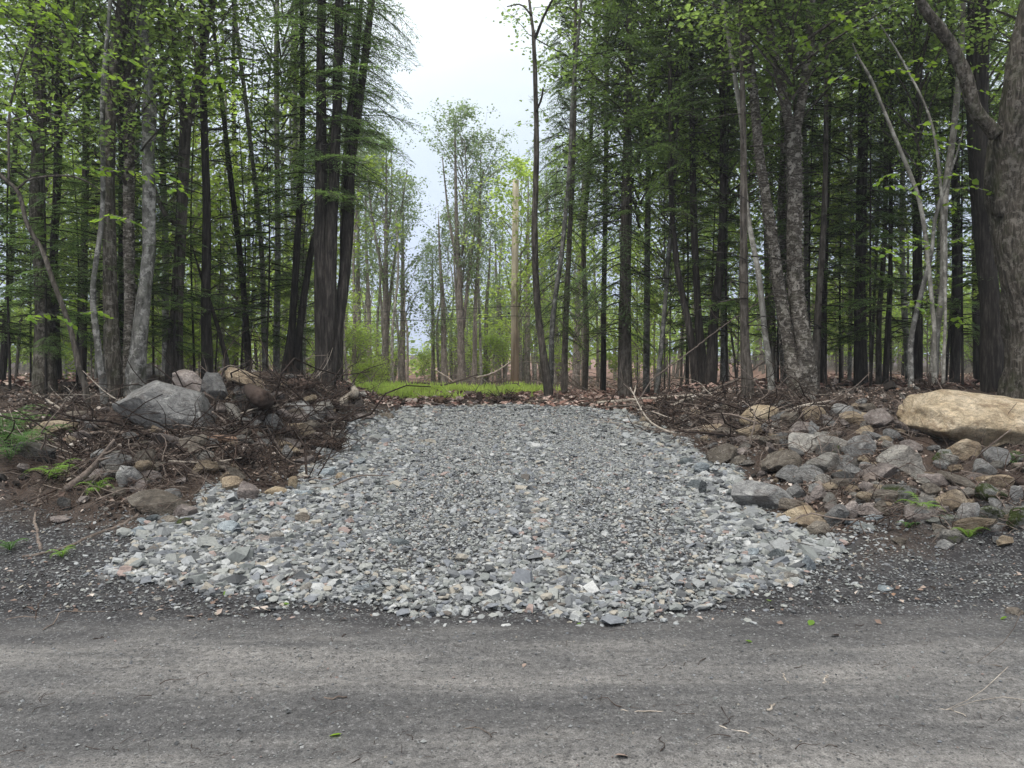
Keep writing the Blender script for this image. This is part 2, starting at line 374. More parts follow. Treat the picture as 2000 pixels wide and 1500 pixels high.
M['r_pale'] = rock_mat('pale_stone', (.20, .185, .165), (.31, .29, .26), (.44, .42, .38))
M['r_blue'] = rock_mat('blue_grey_slate', (.22, .25, .275), (.33, .37, .39), (.46, .50, .52), dk=.1)
M['r_slate'] = rock_mat('dark_slate', (.075, .085, .09), (.12, .135, .14), (.19, .21, .215), dk=.1)
M['b_dark'] = bark_mat('dark_conifer_bark', (.010, .009, .008), (.030, .026, .023), (.078, .068, .060), .1, 30)
M['b_brown'] = bark_mat('brown_bark', (.022, .019, .016), (.065, .056, .047), (.14, .123, .105), .12, 26, patches=.15)
M['b_shag'] = bark_mat('shaggy_maple_bark', (.020, .017, .014), (.082, .071, .057), (.20, .178, .15), .16, 30, .45, .4, strength=1.6)
M['b_grey'] = bark_mat('grey_smooth_bark', (.04, .038, .034), (.13, .125, .115), (.25, .24, .22), .5, 9, .25, .5, strength=.6)
M['b_birch'] = bark_mat('peeling_birch_bark', (.02, .017, .015), (.10, .086, .072), (.34, .31, .27), 1, 14, .25, .55, bands=True, strength=1.3)
M['b_pale'] = bark_mat('pale_beech_bark', (.08, .074, .064), (.19, .178, .155), (.32, .305, .27), .5, 8, .15, .4, strength=.5)
M['b_far'] = bark_mat('weathered_bark', (.09, .075, .065), (.18, .155, .135), (.30, .265, .235), .2, 14, .1, .3)
M['hemlock'] = leaf_mat('hemlock_needles', (.042, .078, .030), (.10, .155, .055), (.26, .40, .09), .45, .4, .3)
M['hem_light'] = leaf_mat('young_hemlock_needles', (.065, .125, .04), (.13, .21, .06), (.30, .46, .10), .45, .4)
M['maple'] = leaf_mat('maple_leaves', (.10, .17, .045), (.18, .27, .065), (.44, .60, .13), .55, .3)
M['lime'] = leaf_mat('spring_leaves', (.17, .27, .05), (.28, .38, .075), (.62, .78, .14), .55, .3)
M['poplar'] = leaf_mat('poplar_leaves', (.11, .17, .075), (.20, .27, .12), (.38, .50, .20), .5, .25)
M['beech'] = leaf_mat('beech_leaves', (.10, .20, .025), (.16, .28, .035), (.50, .72, .06), .5, .05)
M['grass'] = leaf_mat('clearing_grass', (.40, .54, .11), (.56, .68, .17), (.7, .85, .2), .4, .2)
M['fern'] = leaf_mat('fern_fronds', (.055, .13, .03), (.10, .20, .045), (.2, .4, .06), .4, .2)
M['fern_b'] = leaf_mat('bright_fern_fronds', (.13, .26, .03), (.22, .36, .05), (.4, .6, .08), .4, .2)
M['litter'] = litter_mat('fallen_leaves', [(0, (.06, .04, .033)), (.3, (.13, .088, .068)), (.55, (.21, .155, .125)), (.8, (.31, .25, .21)), (.93, (.46, .40, .35)), (1, (.16, .08, .04))])
M['clod'] = litter_mat('soil_crumbs', [(0, (.012, .010, .009)), (.6, (.042, .032, .026)), (.8, (.11, .085, .07)), (.92, (.25, .21, .18)), (1, (.42, .38, .34))])
M['litter_red'] = litter_mat('old_mulch', [(0, (.12, .065, .05)), (.4, (.24, .14, .11)), (.75, (.36, .25, .21)), (1, (.55, .45, .39))])
M['stick'] = wood_mat('weathered_wood', (.075, .058, .048), (.19, .155, .13))
M['stick_dark'] = wood_mat('dark_wet_wood', (.020, .014, .012), (.065, .047, .038))
M['stick_pale'] = wood_mat('bleached_wood', (.20, .17, .14), (.42, .37, .31))
M['rot'] = wood_mat('rotten_wood', (.055, .035, .025), (.20, .13, .09))
M['root'] = wood_mat('root_fibres', (.030, .021, .017), (.10, .07, .056))
M['flake'] = litter_mat('curled_bark_flakes', [(0, (.03, .026, .022)), (.45, (.09, .078, .066)), (.8, (.18, .165, .14)), (1, (.28, .26, .23))])
M['pole'] = bark_mat('treated_pole_wood', (.24, .205, .15), (.36, .315, .24), (.46, .415, .33), .03, 18, strength=.3)
M['wire'], _t, _n, _l = mat('black_cable'); finish(_t, (.02, .02, .02), .5)

# ------------------------------------------------------------------ gravel outline (photo marks carried to the ground)
GP = [(185, 1120), (225, 1098), (300, 1078), (258, 1045), (290, 1018), (380, 1000), (440, 965), (520, 975), (590, 950), (640, 905), (690, 858), (735, 815), (800, 799), (900, 796), (1000, 794),
      (1130, 797), (1225, 812), (1290, 856), (1350, 880), (1420, 912), (1445, 960), (1480, 1003), (1540, 1045), (1600, 1058), (1690, 1030), (1665, 1078), (1610, 1100), (1545, 1132), (1455, 1158),
      (1350, 1192), (1215, 1208), (1090, 1194), (950, 1185), (820, 1190), (700, 1172), (545, 1182), (480, 1158), (400, 1135), (300, 1140)]
GPW = np.array([hit(*p)[:2] for p in GP])
def inside(x, y, P):
    r = np.zeros(x.shape, bool); n = len(P); d = np.full(x.shape, 9.0)
    for i in range(n):
        a, b = P[i], P[(i + 1) % n]
        c = ((a[1] > y) != (b[1] > y)); r ^= c & (x < (b[0] - a[0]) * (y - a[1]) / (b[1] - a[1] + 1e-12) + a[0])
        u = b - a; t = np.clip(((x - a[0]) * u[0] + (y - a[1]) * u[1]) / (u @ u + 1e-12), 0, 1)
        d = np.minimum(d, np.hypot(x - a[0] - t * u[0], y - a[1] - t * u[1]))
    return np.where(r, d, -d)          # metres inside the outline
# road's far edge
def road_edge(x): return 4.80 + .16 * vnoise(x * .6, 0, 0, 21) + .06 * vnoise(x * 2.3, 0, 0, 23) + .03 * vnoise(x * 8, 0, 0, 22)

# ------------------------------------------------------------------ ground and road
def lines(core0, core1, step, lo, hi, grow=1.12):
    a = list(np.arange(core0, core1, step)); s_ = step
    while a[-1] < hi: s_ *= grow; a.append(a[-1] + s_)
    s_ = step; b = []
    x = core0
    while x > lo: s_ *= grow; x -= s_; b.append(x)
    return np.array(b[::-1] + a)
def grid(xs, ys, name, m, dz=0.0, zone=True, hf=H):
    X, Y = np.meshgrid(xs, ys); Z = hf(X, Y) + dz - .04 * (Y < road_edge(X) - .12)
    nx, ny = len(xs), len(ys); V = np.stack([X, Y, Z], -1).reshape(-1, 3)
    i = (np.arange(ny - 1)[:, None] * nx + np.arange(nx - 1)[None]).ravel(); F = np.stack([i, i + 1, i + nx + 1, i + nx], -1)
    a = Acc(); a.add(V, F); me = a.mesh(name, m)
    if zone:
        x, y = V[:, 0], V[:, 1]
        w = vnoise(x * 1.2, y * 1.2, 0, 31) * .5 + vnoise(x * 5, y * 5, 0, 32) * .25
        lim = np.interp(x, [-12, -5, -3.5, 0, 3, 4, 8], [6.9, 6.9, 6.4, 5.9, 6.0, 6.7, 6.9])
        sh = 1 - sstep(lim - .35, lim + .5, y + w * .8)
        rd = sstep(14.8, 17, y + w) * (1 - sstep(0, 3, np.abs(x - .3) - drive_w(y) * 1.2)) 
        gi = inside(x, y, GPW) if True else 0
        gv = sstep(-.12, .1, gi + w * .1)
        c = np.stack([sh, rd * (1 - sh), gv, np.ones_like(sh)], -1).astype(np.float32)
        at_ = me.color_attributes.new('zone', 'FLOAT_COLOR', 'POINT'); at_.data.foreach_set('color', c.ravel())
    return link(name, me)
xs = lines(-7.5, 7.5, .045, -400, 400); ys = np.concatenate([lines(4.5, 13.5, .045, -60, 13.6, 1.25), lines(13.7, 13.8, .06, 13.65, 600, 1.06)])
ground = grid(xs, np.unique(ys), 'ground', M['ground']); tag(ground, kind='structure')
rx = lines(-5, 5, .06, -120, 120); rt = np.concatenate([np.linspace(0, 1, 90)])
RX, RT = np.meshgrid(rx, rt); Y0 = -4.5
RY = Y0 + (road_edge(RX) - Y0) * RT ** .7
a = Acc(); RZ = H(RX, RY) + .004 + .003 * vnoise(RX * 2, RY * 9, 0, 44); RZ[-1] -= .006
i = (np.arange(len(rt) - 1)[:, None] * len(rx) + np.arange(len(rx) - 1)[None]).ravel()
a.add(np.stack([RX, RY, RZ], -1).reshape(-1, 3), np.stack([i, i + 1, i + len(rx) + 1, i + len(rx)], -1))
tag(link('road', a.mesh('road', M['road'])), kind='structure')

# ------------------------------------------------------------------ gravel
def hexa(g):
    v = np.array([[x, y, z] for x in (-1, 1) for y in (-1, 1) for z in (-1, 1)], float) * .5
    v += g.uniform(-.16, .16, v.shape); v[4:, :] *= 1; v[v[:, 2] > 0, :2] *= g.uniform(.55, .95); return v
HEXF = np.array([[0, 1, 3, 2], [4, 6, 7, 5], [0, 4, 5, 1], [2, 3, 7, 6], [0, 2, 6, 4], [1, 5, 7, 3]])
_b = {}
def ico(sub):
    if sub not in _b:
        bm = bmesh.new(); bmesh.ops.create_icosphere(bm, subdivisions=sub, radius=1); bm.verts.ensure_lookup_table()
        _b[sub] = (np.array([v.co[:] for v in bm.verts]), np.array([[v.index for v in f.verts] for f in bm.faces])); bm.free()
    return _b[sub]
def rock_shape(seed, sub=3, cuts=7, lo=.55, hi=.9, rough=.06, boxy=0.0):
    g = np.random.default_rng(seed); V, F = ico(sub); V = V.copy()
    if boxy: V = np.sign(V) * np.abs(V) ** (1 - boxy * .5)
    for k in range(cuts):
        n = g.normal(size=3); n /= np.linalg.norm(n); d = g.uniform(lo, hi) * (np.abs(V @ n).max() if boxy else 1)
        V -= np.maximum(0, V @ n - d)[:, None] * n[None]
    V *= (1 + rough * fbm(V[:, 0] * 1.6 + seed, V[:, 1] * 1.6, V[:, 2] * 1.6, seed % 97, 4))[:, None]
    V -= (V.max(0) + V.min(0)) / 2; V /= (V.max(0) - V.min(0))
    return V, F            # unit bounding box, centred
acc = Acc(); g = np.random.default_rng(11)
def scatter_gravel(n, smed, sig, band, tmpl, F, lift=.0):
    x = g.uniform(-5.2, 4.6, n); y = g.uniform(4.5, 14, n)
    d = inside(x, y, GPW); w = vnoise(x * 3, y * 3, 0, 61) * .14 + vnoise(x * .9, y * .9, 0, 62) * .1
    track = np.minimum(np.abs(x - (-.75 + .02 * y)), np.abs(x - (1.0 + .0 * y)))
    if band == 'all': keep = d + w > -.06
    elif band == 'edge': keep = (d + w > -.1) & (g.random(n) < np.clip(1.15 - (d) / .9, .1, 1))
    else: keep = (d + w > -.55) & (d + w < .1) & (g.random(n) < np.exp(np.minimum(d, 0) / .22))
    x, y, d, track = x[keep], y[keep], d[keep], track[keep]; m = len(x)
    s_ = np.exp(g.normal(math.log(smed), sig, m))
    if band == 'all': s_ *= .66 + .5 * sstep(.25, .8, track) * 1 + .35 * (d < .5)
    s_ = np.maximum(s_, .0026 * y)
    z = H(x, y) + s_ * g.uniform(.0, .3, m) + lift * g.random(m)
    A = scaled(rotmats(m, .28, g), s_ * g.uniform(.9, 1.45, m), s_ * g.uniform(.65, 1.0, m), s_ * g.uniform(.28, .6, m))
    k = g.integers(0, len(tmpl), m); P = np.stack([x, y, z], -1)
    for q in range(len(tmpl)): acc.inst(tmpl[q], F, P[k == q], A[k == q])
HX = [hexa(g) for _ in range(10)]
IC = [rock_shape(100 + k, 1, 5, .6, .9, .12) for k in range(10)]; IF = IC[0][1]; IC = [v for v, _ in IC]
scatter_gravel(165000, .026, .40, 'all', HX, HEXF)
scatter_gravel(38000, .036, .38, 'edge', IC, IF, .03)
scatter_gravel(34000, .027, .33, 'spill', IC, IF)
tag(link('gravel', acc.mesh('gravel', M['gravel'], smooth=False)), 'grey and blue-grey crushed stone of the gravel driveway apron', 'gravel', kind='stuff')
print('gravel verts', acc.n)
# grit on the road and the dark shoulder
acc = Acc()
OV = np.array([[1, 0, 0], [-1, 0, 0], [0, 1, 0], [0, -1, 0], [0, 0, 1], [0, 0, -1]]) * .5; OF = np.array([[0, 2, 4], [2, 1, 4], [1, 3, 4], [3, 0, 4]])
n = 34000; y = 2.6 + (6.9 - 2.6) * g.random(n) ** .9; x = g.uniform(-1, 1, n) * (y * .70 + .4)
kp = (inside(x, y, GPW) < -.03) & (g.random(n) < np.where(y < 4.6, .45, 1)); x, y = x[kp], y[kp]; m = len(x)
s_ = np.exp(g.normal(math.log(.0085), .42, m)) * np.where(y > 4.75, 1.45, .85)
acc.inst(OV, OF, np.stack([x, y, H(x, y) + .005 + s_ * .1], -1), scaled(rotmats(m, .3, g), s_ * 1.2, s_, s_ * .7))
tag(link('stone_grit', acc.mesh('stone_grit', M['grit'], False)), 'loose stone grit scattered over the dark road and its shoulder', 'grit', kind='stuff')

# ------------------------------------------------------------------ foliage building blocks
LEAF_N = np.array([[0, 0, 0], [.5, .5, .08], [1, 0, 0], [.5, -.5, .08]]); LEAF_F = np.array([[0, 1, 2, 3]])
def frond(L, g, tw=.11, ls=.07, lw=.018, spread=.42, droop=.25):
    """flat hemlock bough along +x: returns leaflet matrices/locations and twig lines"""
    Ls, Ms, lines_ = [], [], []
    xs_ = np.arange(.12 * L, L, tw)
    main = np.array([[t * L, 0, -droop * L * t * t] for t in np.linspace(0, 1, 6)]); lines_.append((main, .010 * L ** .5, .003))
    pts, dirs = [], []
    for i, x0 in enumerate(xs_):
        for sg in (-1, 1):
            t = x0 / L; ln = spread * L * (min(1, t * 4 + .3)) * (1 - t) ** .75 * g.uniform(.65, 1.15) + .07
            an = sg * g.uniform(.75, 1.1); z0 = -droop * L * t * t
            k = max(2, int(ln / (ls * .62))); u = (np.arange(k) + .5) / k
            dx, dy = math.cos(an), math.sin(an)
            p = np.stack([x0 + dx * ln * u, dy * ln * u, z0 - .35 * ln * u * u + g.normal(0, .006, k)], -1)
            for side in (-1, 1):
                a2 = an + side * g.uniform(.5, .85, k); pts.append(p); dirs.append(np.stack([np.cos(a2), np.sin(a2), -.35 * u - .1 + g.normal(0, .15, k)], -1))
            lines_.append((np.array([p[0], p[-1]]), .004, .002))
    # tip
    p = main[3:]; pts.append(p); dirs.append(np.tile([1, 0, -.3], (len(p), 1)) + g.normal(0, .2, (len(p), 3)))
    P = np.concatenate(pts); D = np.concatenate(dirs); D /= np.linalg.norm(D, axis=1)[:, None]
    Up = np.tile([0, 0, 1.0], (len(P), 1)) + g.normal(0, .22, (len(P), 3)); S = np.cross(Up, D); S /= np.linalg.norm(S, axis=1)[:, None]; U = np.cross(D, S)
    n = len(P); l = ls * g.uniform(.7, 1.3, n); w = lw * g.uniform(.8, 1.3, n)
    Mx = np.stack([D * l[:, None], S * w[:, None], U * w[:, None]], -1)
    return P, Mx, lines_
def basis(az_, el_, roll=0):
    return np.array(Matrix.Rotation(az_, 3, 'Z') @ Matrix.Rotation(-el_, 3, 'Y') @ Matrix.Rotation(roll, 3, 'X'))
def hemlock_crown(name, h0, h1, Rm, nb, seed, m, ls=.07, lw=.018, tw=.11, droop=.25, top=.7, elev=(-.15, .3), sticks=True, base=0.0, azr=(0, 6.283)):
    g = np.random.default_rng(seed); acc = Acc()
    lib = [frond(1.0, g, tw / 1.2, ls / 1.2, lw / 1.2, droop=droop) for _ in range(5)]
    for b in range(nb):
        t = (b + g.random()) / nb; h = h0 + (h1 - h0) * t
        Rb = Rm * (max(.08, 1 - t) ** top) * g.uniform(.5, 1.1) * (1 if t > .12 else .75)
        az_, el_ = g.uniform(*azr), g.uniform(*elev); B = basis(az_, el_, g.normal(0, .25))
        P, Mx, ln = lib[g.integers(0, 5)]; s_ = Rb
        off = np.array([math.cos(az_), math.sin(az_), 0]) * base
        k = min(1.0, 1.0 / s_) if s_ > 1 else min(1.6, 1 / s_)        # leaflets keep their own size
        M2 = np.einsum('ij,njk->nik', B * s_, Mx) * (.45 + .55 * k)
        acc.inst(LEAF_N, LEAF_F, (P * s_) @ B.T + np.array([0, 0, h]) + off, M2, 0)
        if sticks:
            for q, (l_, r0, r1) in enumerate(ln):
                if q and (q % 2 or ls > .1): continue
                add_tube(acc, (l_ * s_) @ B.T + np.array([0, 0, h]) + off, np.linspace(r0 * (1.3 if q == 0 else 1), r1, len(l_)), 3, 1, cap=False)
    return acc.mesh(name, [m, M['b_dark']], smooth=False)
LEAF_B = np.array([[0, 0, 0], [.28, .38, .05], [.62, .40, .02], [1, 0, -.12], [.62, -.40, .02], [.28, -.38, .05]]) ; LEAF_BF = np.array([[0, 1, 2, 3], [0, 3, 4, 5]])
def leaf_dirs(n, g, flat=.35):
    D = np.stack([g.normal(size=n), g.normal(size=n), g.normal(0, flat, n) - .25], -1); D /= np.linalg.norm(D, axis=1)[:, None]
    Up = np.tile([0, 0, 1.0], (n, 1)) + g.normal(0, .45, (n, 3)); S = np.cross(Up, D); S /= np.linalg.norm(S, axis=1)[:, None] + 1e-9
    return D, S, np.cross(D, S)
def broad_crown(name, h0, h1, Rm, nl, per, seed, m, ls=.085, bark='b_brown', up=.9, shape='oval', twl=.45):
    g = np.random.default_rng(seed); acc = Acc(); LP = []
    for b in range(nl):
        t = (b + g.random()) / nl; h = h0 + (h1 - h0) * t * .93
        prof = math.sin(math.pi * min(1, .22 + t * .78)) ** .6 if shape == 'oval' else (1 - t) ** .6
        Rb = Rm * prof * g.uniform(.55, 1.1); az_ = g.uniform(0, 6.283); rise = Rb * up * g.uniform(.5, 1.3)
        o = np.array([0, 0, h]); d = np.array([math.cos(az_), math.sin(az_), 0])
        C = [o, o + d * Rb * .35 + [0, 0, rise * .45], o + d * Rb * .72 + np.append(g.normal(0, .12, 2), rise * .8), o + d * Rb + np.append(g.normal(0, .2, 2), rise)]
        P = spline(C, 7); add_tube(acc, P, np.linspace(.012 * Rb + .004, .003, 7), 4, 1, cap=False)
        for k in range(per):
            u = g.uniform(.25, 1); q = P[min(6, int(u * 6.99))]; dd = d * g.uniform(-.1, 1) + g.normal(0, .7, 3); dd[2] = dd[2] * .6 + .15; dd /= np.linalg.norm(dd)
            ln = twl * g.uniform(.5, 1.3) * (Rm ** .3); e2 = q + dd * ln
            if k % 2 == 0: add_tube(acc, np.array([q, (q + e2) / 2 + g.normal(0, .02, 3), e2]), [.005, .004, .002], 3, 1, cap=False)
            nn = g.integers(6, 13); uu = g.uniform(.15, 1.05, nn)[:, None]
            LP.append(q + (e2 - q) * uu + g.normal(0, .07 + ls * .35, (nn, 3)))
    P = np.concatenate(LP); n = len(P); D, S, U = leaf_dirs(n, g); l = ls * g.uniform(.6, 1.25, n)
    if ls > .16: acc.inst(LEAF_N, LEAF_F, P, np.stack([D * l[:, None], S * l[:, None] * .8, U * l[:, None]], -1), 0)
    else: acc.inst(LEAF_N, LEAF_F, P, np.stack([D * l[:, None], S * l[:, None] * .75, U * l[:, None]], -1), 0)
    return acc.mesh(name, [m, M[bark]], smooth=False)
def dead_whorl(name, h0, h1, n, Lm, seed, bark='b_dark', up=(-.25, .35)):
    g = np.random.default_rng(seed); acc = Acc()
    for k in range(n):
        h = g.uniform(h0, h1); az_ = g.uniform(0, 6.283); L = Lm * g.uniform(.3, 1.1); e_ = g.uniform(*up)
        d = np.array([math.cos(az_) * math.cos(e_), math.sin(az_) * math.cos(e_), math.sin(e_)])
        P = spline([[0, 0, h], np.array([0, 0, h]) + d * L * .5 + [*g.normal(0, .04 * L, 2), .03], np.array([0, 0, h]) + d * L + [*g.normal(0, .08 * L, 2), -.12 * L]], 6)
        add_tube(acc, P, np.linspace(.012, .003, 6), 4, 0, cap=False)
        for q in range(int(5 * L)):
            i_ = g.integers(2, 6); dd = d + g.normal(0, .7, 3); dd[2] *= .5; dd /= np.linalg.norm(dd); e2 = P[i_] + dd * g.uniform(.12, .4) * L
            add_tube(acc, np.array([P[i_], (P[i_] + e2) / 2 + g.normal(0, .02, 3), e2]), [.004, .003, .0015], 3, 0, cap=False)
    return acc.mesh(name, [M[bark]], smooth=False)
CR = {}
CR['hemA'] = hemlock_crown('hemlock_crown_a', 4.0, 13.0, 1.75, 95, 1, M['hemlock'])
CR['hemB'] = hemlock_crown('hemlock_crown_b', 2.8, 12.0, 1.9, 95, 2, M['hemlock'])
CR['hemC'] = hemlock_crown('hemlock_crown_c', 5.5, 14.5, 2.1, 95, 3, M['hemlock'])
CR['hemLow'] = hemlock_crown('hemlock_crown_low', 1.0, 8.5, 1.6, 110, 4, M['hemlock'], droop=.45, elev=(-.35, .15))
CR['hemYoung'] = hemlock_crown('hemlock_crown_young', .8, 5.0, 1.15, 60, 5, M['hem_light'], droop=.2)
CR['hemFarA'] = hemlock_crown('hemlock_crown_far', 5.2, 14.0, 2.0, 55, 6, M['hemlock'], ls=.15, lw=.045, tw=.2)
CR['hemFarB'] = hemlock_crown('hemlock_crown_back', 3.5, 12.5, 2.0, 55, 8, M['hemlock'], ls=.15, lw=.045, tw=.2)
CR['hemGap'] = hemlock_crown('hemlock_crown_open', 3.0, 11.5, 1.55, 105, 9, M['hem_light'], droop=.3, top=.35, elev=(-.25, .25))
CR['hemSide'] = hemlock_crown('hemlock_crown_side', 3.0, 10.5, 1.5, 60, 10, M['hem_light'], droop=.3, top=.25, elev=(-.25, .25), azr=(-1.25, 1.0))
CR['mapA'] = broad_crown('maple_crown_a', 3.2, 12, 2.2, 60, 17, 21, M['maple'])
CR['mapB'] = broad_crown('maple_crown_b', 4.2, 13, 2.4, 60, 17, 22, M['maple'])
CR['mapFar'] = broad_crown('maple_crown_far', 4.0, 13, 2.3, 30, 9, 23, M['maple'], ls=.17, bark='b_far')
CR['limeFar'] = broad_crown('spring_crown_far', 1.5, 8.0, 1.9, 26, 11, 24, M['lime'], ls=.13, bark='b_far')
CR['limeLow'] = broad_crown('spring_crown_low', .5, 4.5, 1.5, 26, 11, 25, M['lime'], ls=.10, bark='b_far')
CR['bush'] = broad_crown('bush_crown', .1, 2.2, 1.4, 34, 11, 26, M['lime'], ls=.11, bark='b_far')
CR['popA'] = broad_crown('poplar_crown_a', 4.2, 12.4, 1.9, 52, 12, 27, M['poplar'], ls=.12, bark='b_far', up=1.5)
CR['popB'] = broad_crown('poplar_crown_b', 3.5, 11, 1.5, 40, 11, 28, M['poplar'], ls=.12, bark='b_far', up=1.7)
CR['popC'] = broad_crown('poplar_crown_c', 1.6, 7.6, 1.3, 34, 11, 29, M['poplar'], ls=.12, bark='b_far', up=1.3)
CR['sparse'] = broad_crown('sparse_crown', 3.0, 8.5, 1.3, 16, 6, 30, M['lime'], ls=.085, bark='b_pale', up=1.3)
WH = {'a': dead_whorl('dead_limbs_a', 1.0, 6.5, 34, 1.3, 41), 'b': dead_whorl('dead_limbs_b', .8, 6.0, 26, 1.0, 42), 'c': dead_whorl('dead_limbs_c', .5, 5.0, 40, .9, 43, 'b_brown'),
      'd': dead_whorl('dead_limbs_d', 2.5, 9, 20, 1.5, 44, 'b_grey', (.2, .9))}

TMARK = [(75, 'the shaggy grey maple at far left'), (165, 'the dark conifer beyond the bent sapling'), (216, 'the tall shaggy brown trunk'), (285, 'the lumpy grey birch'), (350, 'the forked brown maple'), (401, 'the slender bare-twigged conifer'), (470, 'the dark wavy stem'),
 (512, 'the thin pale leaning stem'), (575, 'the V-shaped dark pair'), (640, 'the triple trunk'), (752, 'the split grey poplar'), (820, 'the low sky slot'), (902, 'the tallest far poplar'), (1007, 'the utility pole'), (1058, 'the bare forked stem'), (1224, 'the drooping hemlock'), (1300, 'the thin mottled stem'), (1370, 'the black clump'),
 (1452, 'the reddish-brown trunk'), (1485, 'the leaning pale pole'), (1550, 'the stout forked birch'), (1610, 'the grey-brown tapering trunk'), (1685, 'the lone thick black trunk'), (1730, 'the thin crossing stems'), (1825, 'the sapling clump'), (1920, 'the black trunk by the giant'), (1995, 'the giant maple')]
RMARK = [(328, 800, 'the largest grey boulder'), (103, 838, 'the smooth tan boulder'), (314, 984, 'the flat brown boulder'), (377, 875, 'the tan-brown wedge'), (72, 886, 'the dark mossy boulder'), (251, 931, 'the upright grey slab'), (602, 805, 'the slanting grey slab'), (497, 750, 'the long tan slab'), (562, 850, 'the charred root ball'),
 (470, 895, 'the dark root hollow'), (1893, 825, 'the huge buff boulder'), (1482, 813, 'the rounded buff boulder'), (1487, 971, 'the big grey gravel-edge boulder'), (1573, 868, 'the pale flat-topped boulder'), (1763, 903, 'the pale pyramid boulder'), (1876, 881, 'the orange-tan boulder'), (1764, 972, 'the moss-patched boulder'),
 (1848, 981, 'the tan-topped boulder'), (1676, 873, 'the grey slanting boulder'), (1672, 817, 'the long rounded tan stone'), (1575, 1010, 'the cobble heap'), (1938, 1000, 'the mossy edge boulder'), (1371, 917, 'the round pale-blue stone'), (1258, 821, 'the round tan corner stone'), (640, 775, 'the triple trunk'), (936, 777, 'the pointed snag'),
 (1460, 778, 'the reddish-brown trunk'), (1220, 765, 'the drooping hemlock'), (120, 770, 'the bent sapling foot'), (1780, 775, 'the sapling clump'), (760, 812, 'the top left gravel corner'), (1100, 790, 'the bare forked stem'), (160, 930, 'the bright lime fern')]
def tref(px):
    q = min(TMARK, key=lambda m_: abs(m_[0] - px)); dx = px - q[0]
    return (('straight behind ' if abs(dx) < 12 else 'close left of ' if -45 < dx < 0 else 'close right of ' if 0 < dx < 45 else 'well left of ' if dx < 0 else 'well right of ') + q[1])
def rref(px, py):
    q = min(RMARK, key=lambda m_: (m_[0] - px) ** 2 + 3 * (m_[1] - py) ** 2); dx, dy = px - q[0], (py - q[1]) * 1.6
    w = ('right of ' if dx > 0 else 'left of ') if abs(dx) > abs(dy) else ('below ' if dy > 0 else 'above ')
    return ('close ' if math.hypot(dx, dy) < 55 else 'further ') + w + q[2]
